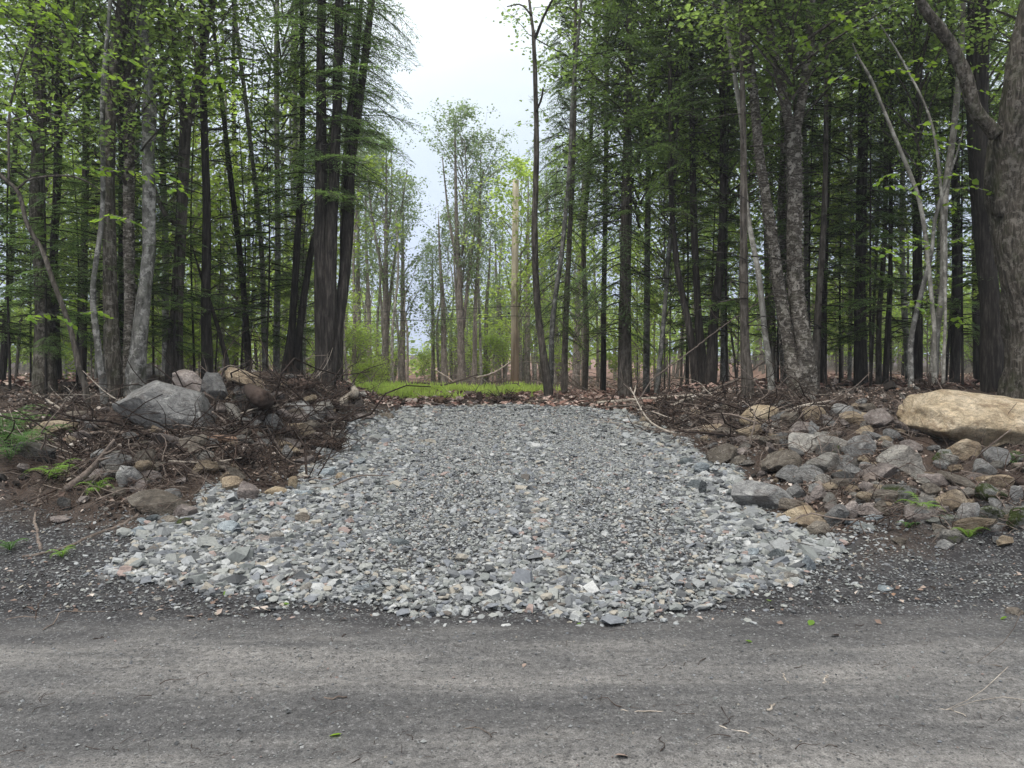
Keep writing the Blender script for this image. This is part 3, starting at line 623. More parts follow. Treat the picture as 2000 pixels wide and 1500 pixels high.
# ------------------------------------------------------------------ trees
TREE_XY = []
def tree(name, label, pts, d, bark, crown=None, cs=(1, 1), whorl=None, cat='tree', group=None, forks=(), sides=14, extra=2.5, ddepth=0.0, seed=0, flare=1.06, seg=.22, bump=.10, base_h=None, flakes=0, rz=None, lim_h=12.0):
    """pts: (px, py, width px) up the stem as the photograph shows it, at d metres; the tree stands where the first point meets the ground"""
    g = np.random.default_rng(seed + 999 + int(pts[0][0]))
    P = np.array([[*at(p[0], p[1], d), p[2] / FP * d / 2] for p in pts]); n = len(P)
    P[:, 1] += ddepth * np.linspace(0, 1, n) ** 1.5 + np.concatenate([[0], g.normal(0, .05, n - 1)])
    base = np.array([P[0, 0], d, float(H(P[0, 0], d))])
    root = link(name, None, loc=base); root.empty_display_size = .2
    tag(root, label, cat, group); TREE_XY.append((base[0], base[1]))
    b0 = P[0].copy(); b0[2] = min(base[2], P[0, 2]) - .25; b0[3] *= flare * 1.05
    b1 = P[0].copy(); b1[2] = max(base[2] + .02, P[0, 2]); b1[3] *= flare
    b2 = P[0] * .8 + P[1] * .2; b2[3] = P[0, 3] * 1.02; b2[2] = max(b2[2], b1[2] + .25)
    C = [b0, b1, b2] + [p for p in P[1:] if p[2] > b2[2] + .1]
    dirn = C[-1][:3] - C[-2][:3]; dirn /= np.linalg.norm(dirn)
    if extra > 0:
        e_ = C[-1].copy(); e_[:3] += dirn * extra; e_[3] *= .6; C.append(e_)
        e_ = e_.copy(); e_[:3] += (dirn + [0, 0, .3]) * extra * .8; e_[3] *= .4; C.append(e_)
    ln = np.sum(np.linalg.norm(np.diff(np.array(C)[:, :3], axis=0), axis=1)); S = spline(C, max(8, int(ln / seg))); S[:, 3] = np.maximum(S[:, 3], .004)
    acc = Acc(); add_tube(acc, S[:, :3] - base, S[:, 3], sides, 0, bump=bump, seed=int(g.integers(0, 90)), lobes=.12)
    if flakes:
        hs = g.uniform(0, min(6.5, S[-1, 2] - base[2]), flakes); idx = np.clip(np.searchsorted(S[:, 2] - base[2], hs), 0, len(S) - 1); th = g.uniform(0, 6.283, flakes)
        c, s_ = np.cos(th), np.sin(th); r = S[idx, 3]
        loc = S[idx, :3] - base + np.stack([c * r, s_ * r, hs - (S[idx, 2] - base[2])], -1)
        D = np.stack([-s_, c, g.normal(0, .3, flakes)], -1) ; O = np.stack([c, s_, g.uniform(-.5, .5, flakes)], -1); U = np.cross(O, D); l = g.uniform(.014, .045, flakes)
        acc.inst(LEAF_N, LEAF_F, loc, np.stack([(D * .8 + O * .55) * l[:, None], U * l[:, None] * .8, O * l[:, None]], -1), 1)
    for f in forks:
        Q = np.array([[*at(p[0], p[1], d), p[2] / FP * d / 2] for p in f]); Q[:, 1] = np.interp(Q[:, 2], S[:, 2], S[:, 1]) + np.linspace(0, g.normal(0, .4), len(Q))
        if len(Q) > 2 and f[-1][1] <= 5:
            e_ = Q[-1].copy(); e_[:3] += (Q[-1, :3] - Q[-2, :3]) / np.linalg.norm(Q[-1, :3] - Q[-2, :3]) * 2; e_[3] *= .5; Q = np.vstack([Q, e_])
        l2 = np.sum(np.linalg.norm(np.diff(Q[:, :3], axis=0), axis=1)); Q = spline(Q, max(6, int(l2 / seg))); Q[:, 3] = np.maximum(Q[:, 3], .003)
        add_tube(acc, Q[:, :3] - base, Q[:, 3], max(5, sides - 2), 0, bump=bump, seed=5)
    link('trunk', acc.mesh('trunk', [M[bark], M['flake']] if flakes else M[bark]), root)
    tx, ty = (S[-1, 0] - base[0]), (S[-1, 1] - base[1]); hh = S[-1, 2] - base[2]
    za, zb = base[2] + min(3.0, hh * .4), base[2] + hh * .97
    ia, ib = [int(np.argmin(np.abs(S[:, 2] - z_))) for z_ in (za, zb)]
    dz_ = max(.3, S[ib, 2] - S[ia, 2]); mx_, my_ = (S[ib, 0] - S[ia, 0]) / dz_, (S[ib, 1] - S[ia, 1]) / dz_
    ry, rxx = math.atan(mx_), -math.atan(my_)
    cl = (S[ia, 0] - base[0] - mx_ * (S[ia, 2] - base[2]), S[ia, 1] - base[1] - my_ * (S[ia, 2] - base[2]), 0)
    if crown:
        for cr_ in (crown if isinstance(crown, (list, tuple)) else [crown]):
            link('crown', CR[cr_], root, loc=cl, rot=(rxx, ry, 0 if cr_ == 'hemSide' else g.uniform(0, 6.28) if rz is None else rz), scale=(cs[0], cs[0], cs[1]))
    if whorl: tag(link('dead_limbs', WH[whorl], root, loc=cl, rot=(rxx, ry, g.uniform(0, 6.28))), kind='stuff')
    return root

T = tree
# --- left of the drive, nearest first
T('maple_tree', 'shaggy grey-barked maple, second stout trunk from the left edge, behind a bent sapling', [(87, 792, 40), (76, 600, 27), (70, 400, 24), (76, 200, 24), (60, 0, 20)], 12.4, 'b_shag', 'mapA', seed=1, sides=18)
T('hemlock_tree', 'near-black slim conifer close to the right of the shaggy maple at far left', [(108, 775, 22), (106, 500, 15), (112, 300, 15), (110, 0, 12)], 13.4, 'b_dark', 'hemC', whorl='a', seed=2)
T('hemlock_tree', 'dark straight conifer between the bent sapling and the thin grey beech', [(160, 752, 16), (163, 500, 13), (168, 250, 13), (165, 0, 11)], 15.5, 'b_dark', 'hemA', whorl='a', seed=3)
T('beech_sapling', 'thin smooth grey stem rising just left of the shaggy trunk with pale twig arcs', [(205, 782, 14), (192, 640, 12), (190, 560, 10), (197, 400, 9), (205, 200, 9), (212, 0, 7)], 11.4, 'b_grey', None, seed=4, sides=10)
T('maple_tree', 'tall shaggy brown trunk standing left of the two knobbly grey birches', [(222, 772, 34), (216, 600, 26), (212, 380, 23), (220, 200, 22), (232, 60, 24), (240, 0, 22)], 11.9, 'b_shag', 'mapB', seed=5, sides=18)
T('hemlock_tree', 'black trunk half hidden in the slot between shaggy maple and birch', [(238, 765, 14), (238, 500, 14), (236, 250, 12), (234, 0, 10)], 14.2, 'b_dark', 'hemB', whorl='b', seed=6)
T('birch_tree', 'speckled grey birch, left stem of the pair rising behind the grey boulders', [(254, 750, 28), (257, 600, 20), (252, 420, 20), (248, 200, 19), (258, 0, 17)], 12.0, 'b_birch', 'mapA', seed=7, sides=18, flakes=900)
T('birch_tree', 'lumpy grey birch, right stem of the pair rising behind the grey boulders', [(264, 748, 36), (276, 640, 28), (288, 480, 24), (286, 300, 24), (288, 150, 22), (272, 0, 18)], 11.8, 'b_grey', 'mapB', seed=8, sides=18, bump=.16)
T('maple_tree', 'brown maple that forks into two limbs at a quarter of the picture height', [(338, 735, 28), (344, 600, 24), (352, 400, 20), (362, 230, 22)], 12.9, 'b_brown', 'mapB', seed=9, sides=16, extra=0, forks=[[(362, 250, 18), (345, 180, 15), (330, 110, 12), (310, 0, 10)], [(362, 250, 18), (378, 160, 16), (390, 60, 14), (398, 0, 12)]])
T('spruce_tree', 'dark slender conifer with bare horizontal twigs left of the bright sky gap', [(405, 722, 22), (400, 600, 19), (401, 400, 16), (399, 200, 13), (397, 0, 10)], 12.9, 'b_dark', 'hemC', (.8, 1), 'a', seed=10)
T('leaning_sapling', 'thin dark sapling leaning left onto the slender conifer', [(445, 725, 10), (425, 640, 8), (398, 545, 6)], 13.2, 'b_dark', None, seed=11, extra=.3, sides=8)
T('leaning_sapling', 'dead slanting pole leaning left from the forked maple', [(352, 470, 9), (325, 420, 9), (300, 365, 7)], 12.7, 'b_brown', None, seed=12, extra=.2, sides=8)
T('hemlock_tree', 'dark wavy stem bending left across the pale sky patch', [(486, 722, 13), (472, 540, 11), (450, 330, 10), (430, 170, 8)], 14.6, 'b_dark', 'hemA', (.7, 1), 'b', seed=13)
T('beech_tree', 'thin pale grey stem leaning left beyond the dark wavy stem', [(518, 705, 11), (508, 470, 9), (486, 230, 8), (455, 0, 7)], 15.2, 'b_pale', None, seed=14)
T('maple_tree', 'slim straight grey trunk left of the paired dark stems', [(540, 722, 13), (544, 450, 11), (541, 200, 10), (540, 0, 9)], 17, 'b_grey', 'mapB', (.8, 1), seed=15)
T('hemlock_tree', 'dark stem bowing right, left one of the V-shaped pair beside the big triple trunk', [(558, 738, 18), (568, 640, 15), (580, 500, 13), (588, 300, 11), (590, 100, 9), (588, 0, 8)], 13.8, 'b_dark', 'hemB', (.85, 1), 'a', seed=16)
T('hemlock_tree', 'dark stem leaning right behind the triple trunk from the same foot as its neighbour', [(576, 738, 17), (590, 620, 14), (608, 480, 12), (625, 420, 11), (640, 300, 9)], 14.0, 'b_dark', None, seed=17)
T('maple_tree', 'big dark triple-stemmed trunk at the left edge of the sky gap', [(634, 764, 38), (632, 680, 33), (629, 560, 30), (628, 400, 26), (624, 250, 21), (626, 120, 17), (628, 0, 16)], 12.6, 'b_dark', ['hemGap', 'hemSide'], seed=18, sides=22, flare=1.1, seg=.12,
  forks=[[(638, 752, 26), (645, 640, 24), (648, 520, 24), (652, 420, 22), (656, 260, 19), (664, 100, 17), (668, 0, 16)], [(645, 755, 22), (655, 650, 24), (670, 540, 22), (676, 420, 24), (676, 330, 20), (690, 190, 18), (706, 80, 15), (714, 0, 13)], [(676, 240, 12), (690, 120, 9), (694, 0, 8)]])
# --- middle
T('bare_maple', 'tall thin bare forked stem at the right edge of the sky gap', [(1072, 782, 18), (1062, 700, 15), (1050, 600, 13), (1044, 450, 12), (1048, 300, 11), (1046, 180, 9), (1042, 60, 8)], 15.5, 'b_brown', None, seed=19, extra=0, seg=.12, bump=.15,
  forks=[[(1043, 80, 7), (1040, 40, 6), (1036, 0, 5)], [(1045, 75, 6), (1060, 45, 5), (1078, 20, 4), (1098, 0, 3.5)], [(1038, 30, 4), (1018, 8, 3), (990, 12, 2)], [(1047, 220, 4), (1056, 205, 4), (1058, 195, 3)]])
T('beech_tree', 'sinuous grey stem close to the right of the tall bare forked stem', [(1075, 778, 10), (1080, 620, 10), (1098, 480, 9), (1112, 330, 8), (1118, 200, 7), (1130, 60, 6)], 16, 'b_grey', None, (.45, 1), seed=20, sides=10)
T('snag', 'broken mossy brown stem with a bulge, right of the sinuous grey stem', [(1102, 772, 13), (1104, 660, 12), (1112, 480, 10), (1120, 300, 9), (1122, 100, 8)], 17, 'b_brown', 'hemLow', (.9, 1.2), seed=21)
T('hemlock_tree', 'straight brown hemlock with drooping boughs to the ground right of the sky gap', [(1220, 765, 28), (1222, 600, 23), (1224, 400, 21), (1226, 220, 16), (1230, 0, 11)], 15.5, 'b_brown', ['hemLow', 'hemB'], (1.15, 1.3), 'a', seed=22, sides=18)
T('hemlock_tree', 'slight hemlock hanging its crown between the snag and the straight brown hemlock', [(1142, 768, 11), (1146, 640, 10), (1140, 480, 9), (1152, 300, 8), (1160, 100, 6)], 20, 'b_brown', ['hemGap'], (1.0, 1.4), seed=23)
T('beech_tree', 'thin pale mottled stem leaning right, beside the straight brown hemlock', [(1283, 770, 10), (1296, 620, 9), (1310, 450, 8), (1318, 300, 7), (1321, 120, 6), (1326, 0, 6)], 15, 'b_grey', 'mapA', (.7, 1), seed=24, sides=10)
T('hemlock_tree', 'dark curved stem leaning left out of the black clump', [(1362, 768, 20), (1345, 640, 14), (1322, 520, 12), (1312, 380, 10), (1310, 200, 8)], 14.2, 'b_dark', 'hemB', (.8, 1), 'b', seed=25)
T('hemlock_tree', 'black middle stem of the clump left of the leaning pale pole', [(1374, 768, 22), (1362, 600, 14), (1354, 420, 13), (1352, 200, 10), (1350, 0, 8)], 14.4, 'b_dark', 'hemC', (.8, 1), 'b', seed=26)
T('hemlock_tree', 'black stem leaning right out of the black clump', [(1388, 768, 24), (1396, 620, 18), (1408, 500, 16), (1412, 330, 14), (1410, 100, 10)], 14.3, 'b_dark', 'hemA', (.9, 1), 'a', seed=27)
T('hemlock_tree', 'reddish-brown straight trunk just left of the leaning pale pole', [(1460, 778, 22), (1453, 650, 17), (1452, 480, 15), (1451, 300, 12), (1450, 100, 9)], 11.4, 'b_brown', 'hemC', (.7, 1), 'b', seed=28)
T('beech_tree', 'leaning pale grey mottled pole with a bare red scar, left of the birch pair', [(1506, 748, 13), (1494, 640, 11), (1478, 540, 11), (1458, 400, 10), (1450, 260, 9), (1430, 110, 8), (1414, 0, 7)], 12.3, 'b_pale', None, seed=29, sides=12)
T('yellow_birch', 'flaking birch leaning left, left of the two big shaggy birches', [(1557, 762, 32), (1548, 680, 27), (1530, 580, 24), (1505, 440, 20), (1485, 300, 18), (1468, 160, 16), (1445, 0, 14)], 11.9, 'b_birch', 'mapB', seed=30, sides=20, flakes=1500, bump=.14)
T('yellow_birch', 'stout flaking birch that forks high, right of the two big shaggy birches', [(1576, 764, 38), (1568, 680, 33), (1556, 560, 30), (1550, 400, 29), (1552, 255, 30)], 12.0, 'b_birch', ['mapB', 'hemC'], seed=31, sides=22, flakes=1900, bump=.14, extra=0,
  forks=[[(1550, 275, 20), (1530, 190, 17), (1505, 90, 15), (1490, 0, 13)], [(1552, 275, 20), (1566, 180, 18), (1573, 90, 18), (1570, 0, 16)]])
T('birch_tree', 'ringed pale birch seen in the slot between the two shaggy birches', [(1534, 745, 18), (1530, 600, 17), (1526, 420, 17), (1532, 260, 9)], 15, 'b_birch', None, seed=32, sides=12)
T('beech_tree', 'straight smooth grey stem directly behind the stout forked birch', [(1578, 745, 12), (1576, 560, 11), (1574, 380, 10), (1572, 200, 9)], 17, 'b_pale', 'hemC', seed=33)
T('maple_tree', 'grey-brown tapering trunk leaning right with side twigs, right of the stout birch', [(1592, 745, 16), (1600, 600, 13), (1606, 480, 12), (1614, 340, 10), (1617, 150, 8)], 13, 'b_brown', None, (.7, 1), 'b', seed=34)
T('hemlock_tree', 'black stem close behind the grey-brown tapering trunk', [(1607, 748, 14), (1612, 560, 12), (1618, 300, 10), (1620, 0, 8)], 14.5, 'b_dark', 'hemB', whorl='b', seed=35)
T('hemlock_tree', 'thick black trunk standing alone right of centre of the right-hand wood', [(1682, 772, 26), (1684, 560, 21), (1686, 300, 19), (1686, 0, 16)], 13.8, 'b_dark', ['hemC', 'hemB'], whorl='a', seed=36)
T('hemlock_tree', 'slim dark stem, left of the two thin crossing stems behind the rubble', [(1716, 770, 12), (1722, 620, 10), (1728, 450, 9), (1732, 200, 8)], 14.6, 'b_brown', 'hemA', (.8, 1), 'b', seed=37)
T('hemlock_tree', 'slim leaning stem, right of the two thin crossing stems behind the rubble', [(1728, 772, 11), (1736, 600, 10), (1740, 500, 8), (1745, 200, 7)], 14, 'b_dark', 'hemB', (.8, 1), 'b', seed=38)
T('striped_maple', 'thin pale sapling bowed left to a leafy tip, middle stem of the sapling clump', [(1826, 768, 8), (1822, 640, 8), (1815, 520, 8), (1806, 440, 8), (1790, 370, 8), (1745, 260, 7), (1700, 160, 6), (1680, 115, 4), (1664, 85, 3)], 11.3, 'b_pale', None, seed=39, extra=0, sides=10, seg=.1)
T('striped_maple', 'tallest smooth grey stem of the sapling clump behind the tan boulder', [(1822, 766, 14), (1824, 660, 13), (1834, 560, 13), (1852, 400, 13), (1868, 250, 12), (1880, 100, 11), (1884, 0, 10)], 11.5, 'b_pale', 'mapA', (.6, 1), seed=40, sides=12)
T('striped_maple', 'reddish stem leaning right, leftmost of the sapling clump behind the tan boulder', [(1779, 762, 11), (1788, 660, 10), (1800, 570, 9), (1812, 500, 8), (1826, 420, 7), (1850, 350, 6)], 11.4, 'b_grey', None, seed=41, extra=.4, sides=10)
T('hemlock_tree', 'dark trunk seen left of the pale sapling clump', [(1790, 768, 22), (1792, 560, 18), (1790, 300, 16), (1790, 0, 14)], 14.5, 'b_dark', ['hemA'], whorl='a', seed=42)
T('hemlock_tree', 'dark trunk seen right of the pale sapling clump', [(1864, 770, 20), (1866, 560, 17), (1862, 300, 15), (1860, 0, 13)], 14, 'b_dark', 'hemB', whorl='a', seed=43)
T('hemlock_tree', 'thick black trunk tucked against the left of the giant shaggy maple', [(1944, 772, 46), (1934, 600, 36), (1920, 400, 36), (1910, 200, 38), (1912, 0, 38)], 12.4, 'b_dark', 'hemC', seed=44, sides=20)
T('giant_maple', 'giant shaggy mossy maple filling the right edge with a dead limb reaching left', [(2024, 785, 112), (2016, 640, 106), (2002, 480, 110), (1988, 340, 114), (1984, 260, 96), (1984, 215, 40)], 10.6, 'b_shag', 'mapB', seed=45, sides=40, extra=0, flare=1.1, seg=.06, bump=.16,
  forks=[[(1972, 420, 70), (1958, 320, 66), (1951, 230, 54), (1953, 120, 48), (1965, 0, 44)], [(2004, 420, 90), (2006, 320, 84), (2006, 210, 68), (2003, 80, 60), (2005, 0, 60)]])
dl = Acc(); r_ = bpy.data.objects['giant_maple']; bb = np.array(r_.location)
Q = np.array([[*at(p[0], p[1], 10.6 - .35 * i_ / 4 - .28), p[2] / FP * 10.4 / 2] for i_, p in enumerate([(1945, 262, 30), (1905, 215, 25), (1885, 150, 25), (1862, 95, 21), (1838, 60, 22), (1812, 25, 18), (1792, -8, 16), (1775, -40, 12)])])
Q = spline(Q, 40); add_tube(dl, Q[:, :3] - bb, Q[:, 3], 14, 0, bump=.2, seed=3, fz=5)
tag(link('dead_limb', dl.mesh('dead_limb', M['b_shag']), r_), 'bare grey dead limb stripped of bark')
T('hemlock_tree', 'light feathery hemlock filling the left flank of the sky gap behind the triple trunk', [(664, 760, 11), (668, 560, 10), (672, 350, 9), (690, 100, 7)], 15.5, 'b_brown', ['hemGap', 'hemSide'], (1.1, 1.35), seed=61, extra=1)
T('hemlock_tree', 'light feathery hemlock filling the right flank of the sky gap behind the sinuous stem', [(1178, 768, 11), (1180, 560, 10), (1184, 300, 9), (1186, 100, 8)], 18.5, 'b_dark', ['hemGap', 'mapB'], (1.1, 1.4), seed=62, extra=1.5)
T('maple_tree', 'leafy maple whose light crown fills the top between drooping hemlock and mottled stem', [(1262, 768, 13), (1264, 560, 12), (1268, 300, 10), (1270, 100, 9)], 17, 'b_grey', ['mapB', 'mapA'], (1.2, 1.05), seed=63, extra=1.5)
T('maple_tree', 'leafy maple between the black clump and the reddish-brown trunk', [(1412, 768, 12), (1416, 560, 11), (1418, 300, 10), (1420, 100, 9)], 16.5, 'b_grey', ['mapA', 'mapB'], (1.1, 1), seed=64, extra=1.5)
# --- the far side of the clearing, by hand
FAR = [(700, 747, 12, 36, 230, 'popB', 'slim grey trunk at the left of the far clearing edge'), (722, 748, 10, 38, 260, 'popB', 'straight far trunk just left of the split grey poplar'),
       (752, 744, 20, 33, 260, 'popA', 'split grey poplar with peeling foot at the left of the far clearing'), (786, 742, 12, 35, 330, 'popC', 'thin far tree with a lime tuft on the left side of the low sky slot'),
       (868, 742, 12, 34, 400, 'popC', 'dark ivy-clad trunk left of the tall central poplar'), (902, 752, 22, 31, 195, 'popA', 'tallest far poplar standing alone against the sky in the centre'),
       (926, 748, 10, 32, 250, 'popB', 'slender stem hugging the right of the tall central poplar'), (846, 742, 8, 40, 470, 'popC', 'small far tree right of the low sky slot'),
       (948, 744, 9, 37, 430, 'popC', 'small bushy far tree between central poplar and utility pole'), (975, 744, 9, 41, 420, 'popC', 'thin far tree left of the utility pole'),
       (1030, 748, 12, 36, 300, 'mapFar', 'far trunk showing between utility pole and bare forked stem'), (1058, 744, 9, 40, 350, 'popC', 'far tree behind the bare forked stem'),
       (1125, 748, 14, 33, 240, 'mapFar', 'far maple right of the broken mossy stem'), (1090, 744, 10, 38, 290, 'popB', 'far slim poplar behind the sinuous grey stem'), (674, 745, 10, 42, 250, 'mapFar', 'far trunk beside the right flank of the triple trunk')]
SRC = {'popA': 12.4, 'popB': 11, 'popC': 7.6, 'mapFar': 13}
for i_, (px, py, w, d, top, cr_, lab) in enumerate(FAR):
    hh = CAMH + (HY - top) / FP * d - float(H((px - CX) / FP * d, d)); k = hh / SRC[cr_]
    g = np.random.default_rng(900 + i_); lean = g.normal(0, 8)
    ty = int(HY - (HY - top) * .86)
    fk = []
    if w > 18: fk = [[(px, 560, w * .35), (px - 25, 430, w * .22), (px - 40, 300, w * .1)], [(px + 3, 640, w * .35), (px + 18, 500, w * .25), (px + 42, 330, w * .12)], [(px, 500, w * .25), (px + 10, 380, w * .16), (px + 5, 270, w * .08)], [(px - 4, 660, w * .3), (px - 12, 560, w * .2), (px - 16, 460, w * .1)]]; w *= .72
    tree('poplar_tree' if cr_ != 'mapFar' else 'maple_tree', lab, [(px, py, w), (px + lean * .3, 600, w * .8), (px + lean, (600 + ty) / 2, w * .5), (px + lean * 1.3, ty, w * .22)], d, 'b_far', cr_, (k * (.8 if cr_ == 'popC' else .95), k), seed=i_, extra=.3, sides=9, seg=.6, forks=fk, flare=1.2)
g = np.random.default_rng(910)
for px, w, d, top in [(660, 6, 38, 300), (690, 8, 33, 330), (712, 5, 44, 420), (738, 6, 36, 380), (765, 7, 31, 420), (780, 5, 42, 450), (796, 5, 33, 560), (858, 5, 37, 520), (882, 5, 41, 480), (915, 5, 43, 450), (940, 6, 33, 400), (962, 4, 45, 520), (985, 5, 38, 450), (1022, 5, 42, 420), (1045, 6, 39, 430), (1085, 6, 31, 330), (1108, 5, 41, 380), (1140, 7, 28, 250), (678, 5, 29, 260), (1168, 6, 35, 300)]:
    tree('young_poplar', f'slender pale {"tall" if top < 400 else "short"} far stem {tref(px)}', [(px, 745, w), (px + g.normal(0, 3), 640, w * .85), (px + g.normal(0, 6), (640 + top) / 2, w * .6), (px + g.normal(0, 9), top, w * .25)], d, 'b_pale' if g.random() < .6 else 'b_far', None, whorl='d' if g.random() < .5 else None, seed=int(px), sides=7, extra=.2, seg=.6, group='slender stems across the clearing')
# --- the rest of the wood
g = np.random.default_rng(77)
def free(x, y, r): return all((x - a) ** 2 + (y - b) ** 2 > r * r for a, b in TREE_XY)
def wood_tree(px, d, side):
    x = (px - CX) / FP * d; z = float(H(x, d)); by = HY + (CAMH - z) / d * FP; u = g.random()
    w_m = g.uniform(.09, .22) if u < .45 else g.uniform(.035, .09); wp = w_m / d * FP
    lean = g.normal(0, 26); top = max(0, HY - 12.5 / d * FP)
    far = d > 21
    u = g.random(); bare = far and g.random() < (.6 if side == 'left' else .3)
    if side == 'left': kind = 'hem' if u < (.25 if far else .5) else ('map' if u < .6 else 'lime' if u < .85 else 'pale')
    else: kind = 'hem' if u < (.4 if far else .6) else ('map' if u < .78 else 'lime' if u < .9 else 'pale')
    cr_ = {'hem': (g.choice(['hemFarA', 'hemFarB']) if far else g.choice(['hemA', 'hemB', 'hemC'])), 'map': ('mapFar' if far else g.choice(['mapA', 'mapB'])), 'lime': 'limeFar', 'pale': 'limeLow'}[kind]
    bark = {'hem': g.choice(['b_dark', 'b_dark', 'b_brown']), 'map': g.choice(['b_brown', 'b_grey', 'b_far']), 'lime': g.choice(['b_grey', 'b_far']), 'pale': 'b_pale'}[kind]
    where = 'left-hand wood' if side == 'left' else 'right-hand wood'
    dist = 'front half' if d < 20 else 'middle depth' if d < 29 else 'back'
    col = {'b_dark': 'dark', 'b_brown': 'brown', 'b_grey': 'grey', 'b_far': 'weathered grey-brown', 'b_pale': 'pale'}[bark]
    kd = {'hem': ('hemlock_tree', 'hemlock'), 'map': ('maple_tree', 'maple'), 'lime': ('birch_tree', 'lime-leaved tree'), 'pale': ('beech_tree', 'low-leaved beech')}[kind]
    tree(kd[0], f'{col}-stemmed {kd[1]} {"near" if d < 20 else "deeper in" if d < 29 else "far back"}, {tref(px)}', [(px, by, wp), (px + lean * .5 + g.normal(0, 7), (by * 2 + top) / 3, wp * .85), (px + lean * .4 + g.normal(0, 8), (by + top * 2) / 3, wp * .7), (px + lean, top, wp * .45)], d, bark, None if bare else cr_, (g.uniform(.85, 1.15), g.uniform(.9, 1.15)),
         whorl=(g.choice(['a', 'b', 'c']) if bare or (kind == 'hem' and d < 30) else None), group=f'{kind == "hem" and "hemlocks" or "broadleaf trees"} deep in the {where}', seed=int(g.integers(0, 9999)), sides=8 if far else 11, seg=.5, extra=1.5, bump=.08)
def fill(n, side, pxr, dr, rmin):
    k = 0; tries = 0
    while k < n and tries < 4000:
        tries += 1; d = g.uniform(*dr); px = g.uniform(*pxr)
        lim = 600 if d < 24 else 640
        if side == 'left' and px > lim: continue
        if side == 'right' and px < (1290 if d < 20 else 1180 if d < 26 else 1140): continue
        x = (px - CX) / FP * d
        if not free(x, d, rmin): continue
        wood_tree(px, d, side); k += 1
fill(12, 'left', (-150, 600), (15, 21), 1.3); fill(16, 'left', (-250, 640), (21, 30), 1.6); fill(12, 'left', (-200, 650), (30, 44), 2)
fill(14, 'right', (1290, 2150), (15, 21), 1.1); fill(18, 'right', (1180, 2250), (21, 30), 1.2); fill(12, 'right', (1140, 2250), (30, 44), 1.6)
# understory: young hemlocks and lime bushes
g = np.random.default_rng(78)
UND = [(20, 12.6, 'hemYoung', 1.0), (150, 13, 'hemYoung', .9), (245, 13.2, 'hemYoung', .8), (340, 12.4, 'hemYoung', .85), (470, 15, 'hemYoung', 1.1), (60, 16, 'hemYoung', 1.2), (590, 17, 'hemYoung', .9), (420, 18, 'hemYoung', 1.1), (1390, 16, 'hemYoung', 1.0), (1640, 15.5, 'hemYoung', .9),
       (1520, 16, 'hemYoung', .9), (1740, 17, 'hemYoung', 1.0), (1980, 15, 'hemYoung', 1.0), (90, 11.6, 'hemYoung', 1.0), (300, 14, 'hemYoung', 1.3), (210, 12.6, 'hemYoung', 1.1), (520, 14.5, 'hemYoung', 1.2), (380, 14, 'hemYoung', 1.15), (-10, 12.4, 'hemYoung', 1.2), (1420, 14.5, 'hemYoung', 1.2), (1580, 14.5, 'hemYoung', 1.3), (1700, 13.2, 'hemYoung', 1.1), (1340, 17, 'hemYoung', 1.2), (1880, 13.2, 'hemYoung', 1.1)]
NM = {'hemYoung': ('young_hemlock', 'feathery young hemlock'), 'limeLow': ('young_maple', 'young lime-leaved maple'), 'bush': ('leafy_bush', 'rounded lime-green bush'), 'limeFar': ('young_maple', 'slim lime-leaved maple')}
def under(px, d, cr_, k, lab=None):
    x = (px - CX) / FP * d; z = float(H(x, d)); by = HY + (CAMH - z) / d * FP; hh = {'hemYoung': 5.0, 'limeLow': 4.8, 'bush': 1.6, 'limeFar': 8}[cr_] * k
    nm, ll = NM[cr_]; where = 'left-hand wood' if px < 640 else 'clearing edge' if px < 1150 else 'right-hand wood'
    band = 'in front of' if d < 14 else 'among' if d < 22 else 'far behind'
    r = tree(nm, lab or f'{ll} {band.replace("in front of", "in front").replace("among", "mid-wood").replace("far behind", "far back")}, {tref(px)}', [(px, by, 5 * 13 / d), (px + g.normal(0, 4), by - hh / d * FP * .5, 3.5 * 13 / d), (px + g.normal(0, 8), by - hh / d * FP * .95, 1.5 * 13 / d)], d, 'b_far' if cr_ != 'hemYoung' else 'b_dark', cr_, (k, k), group=f'{nm.replace("_", " ")} understory of the {where}', seed=abs(int(px)), sides=6, seg=.4, extra=.05, flare=1.1)
for u in UND: under(*u)
for q in range(58):
    side = q % 2
    px = g.uniform(-60, 630) if side else g.uniform(1130, 2050); d = g.uniform(19, 44); under(px, d, g.choice(['limeLow', 'limeLow', 'limeFar', 'bush']), g.uniform(.8, 1.3))
for px, d, c_, k in [(690, 34, 'bush', 1.1), (770, 44, 'bush', .8), (830, 46, 'bush', .8), (655, 31, 'limeLow', .9), (880, 40, 'limeLow', .8), (920, 40, 'limeLow', 1.0), (955, 36, 'bush', 1.0), (990, 42, 'limeLow', 1.1), (1040, 40, 'limeLow', 1.0), (1080, 36, 'limeLow', .9), (1120, 40, 'limeLow', 1.2), (715, 30, 'bush', .6), (1012, 25, 'limeFar', .95)]:
    under(px, d, c_, k)
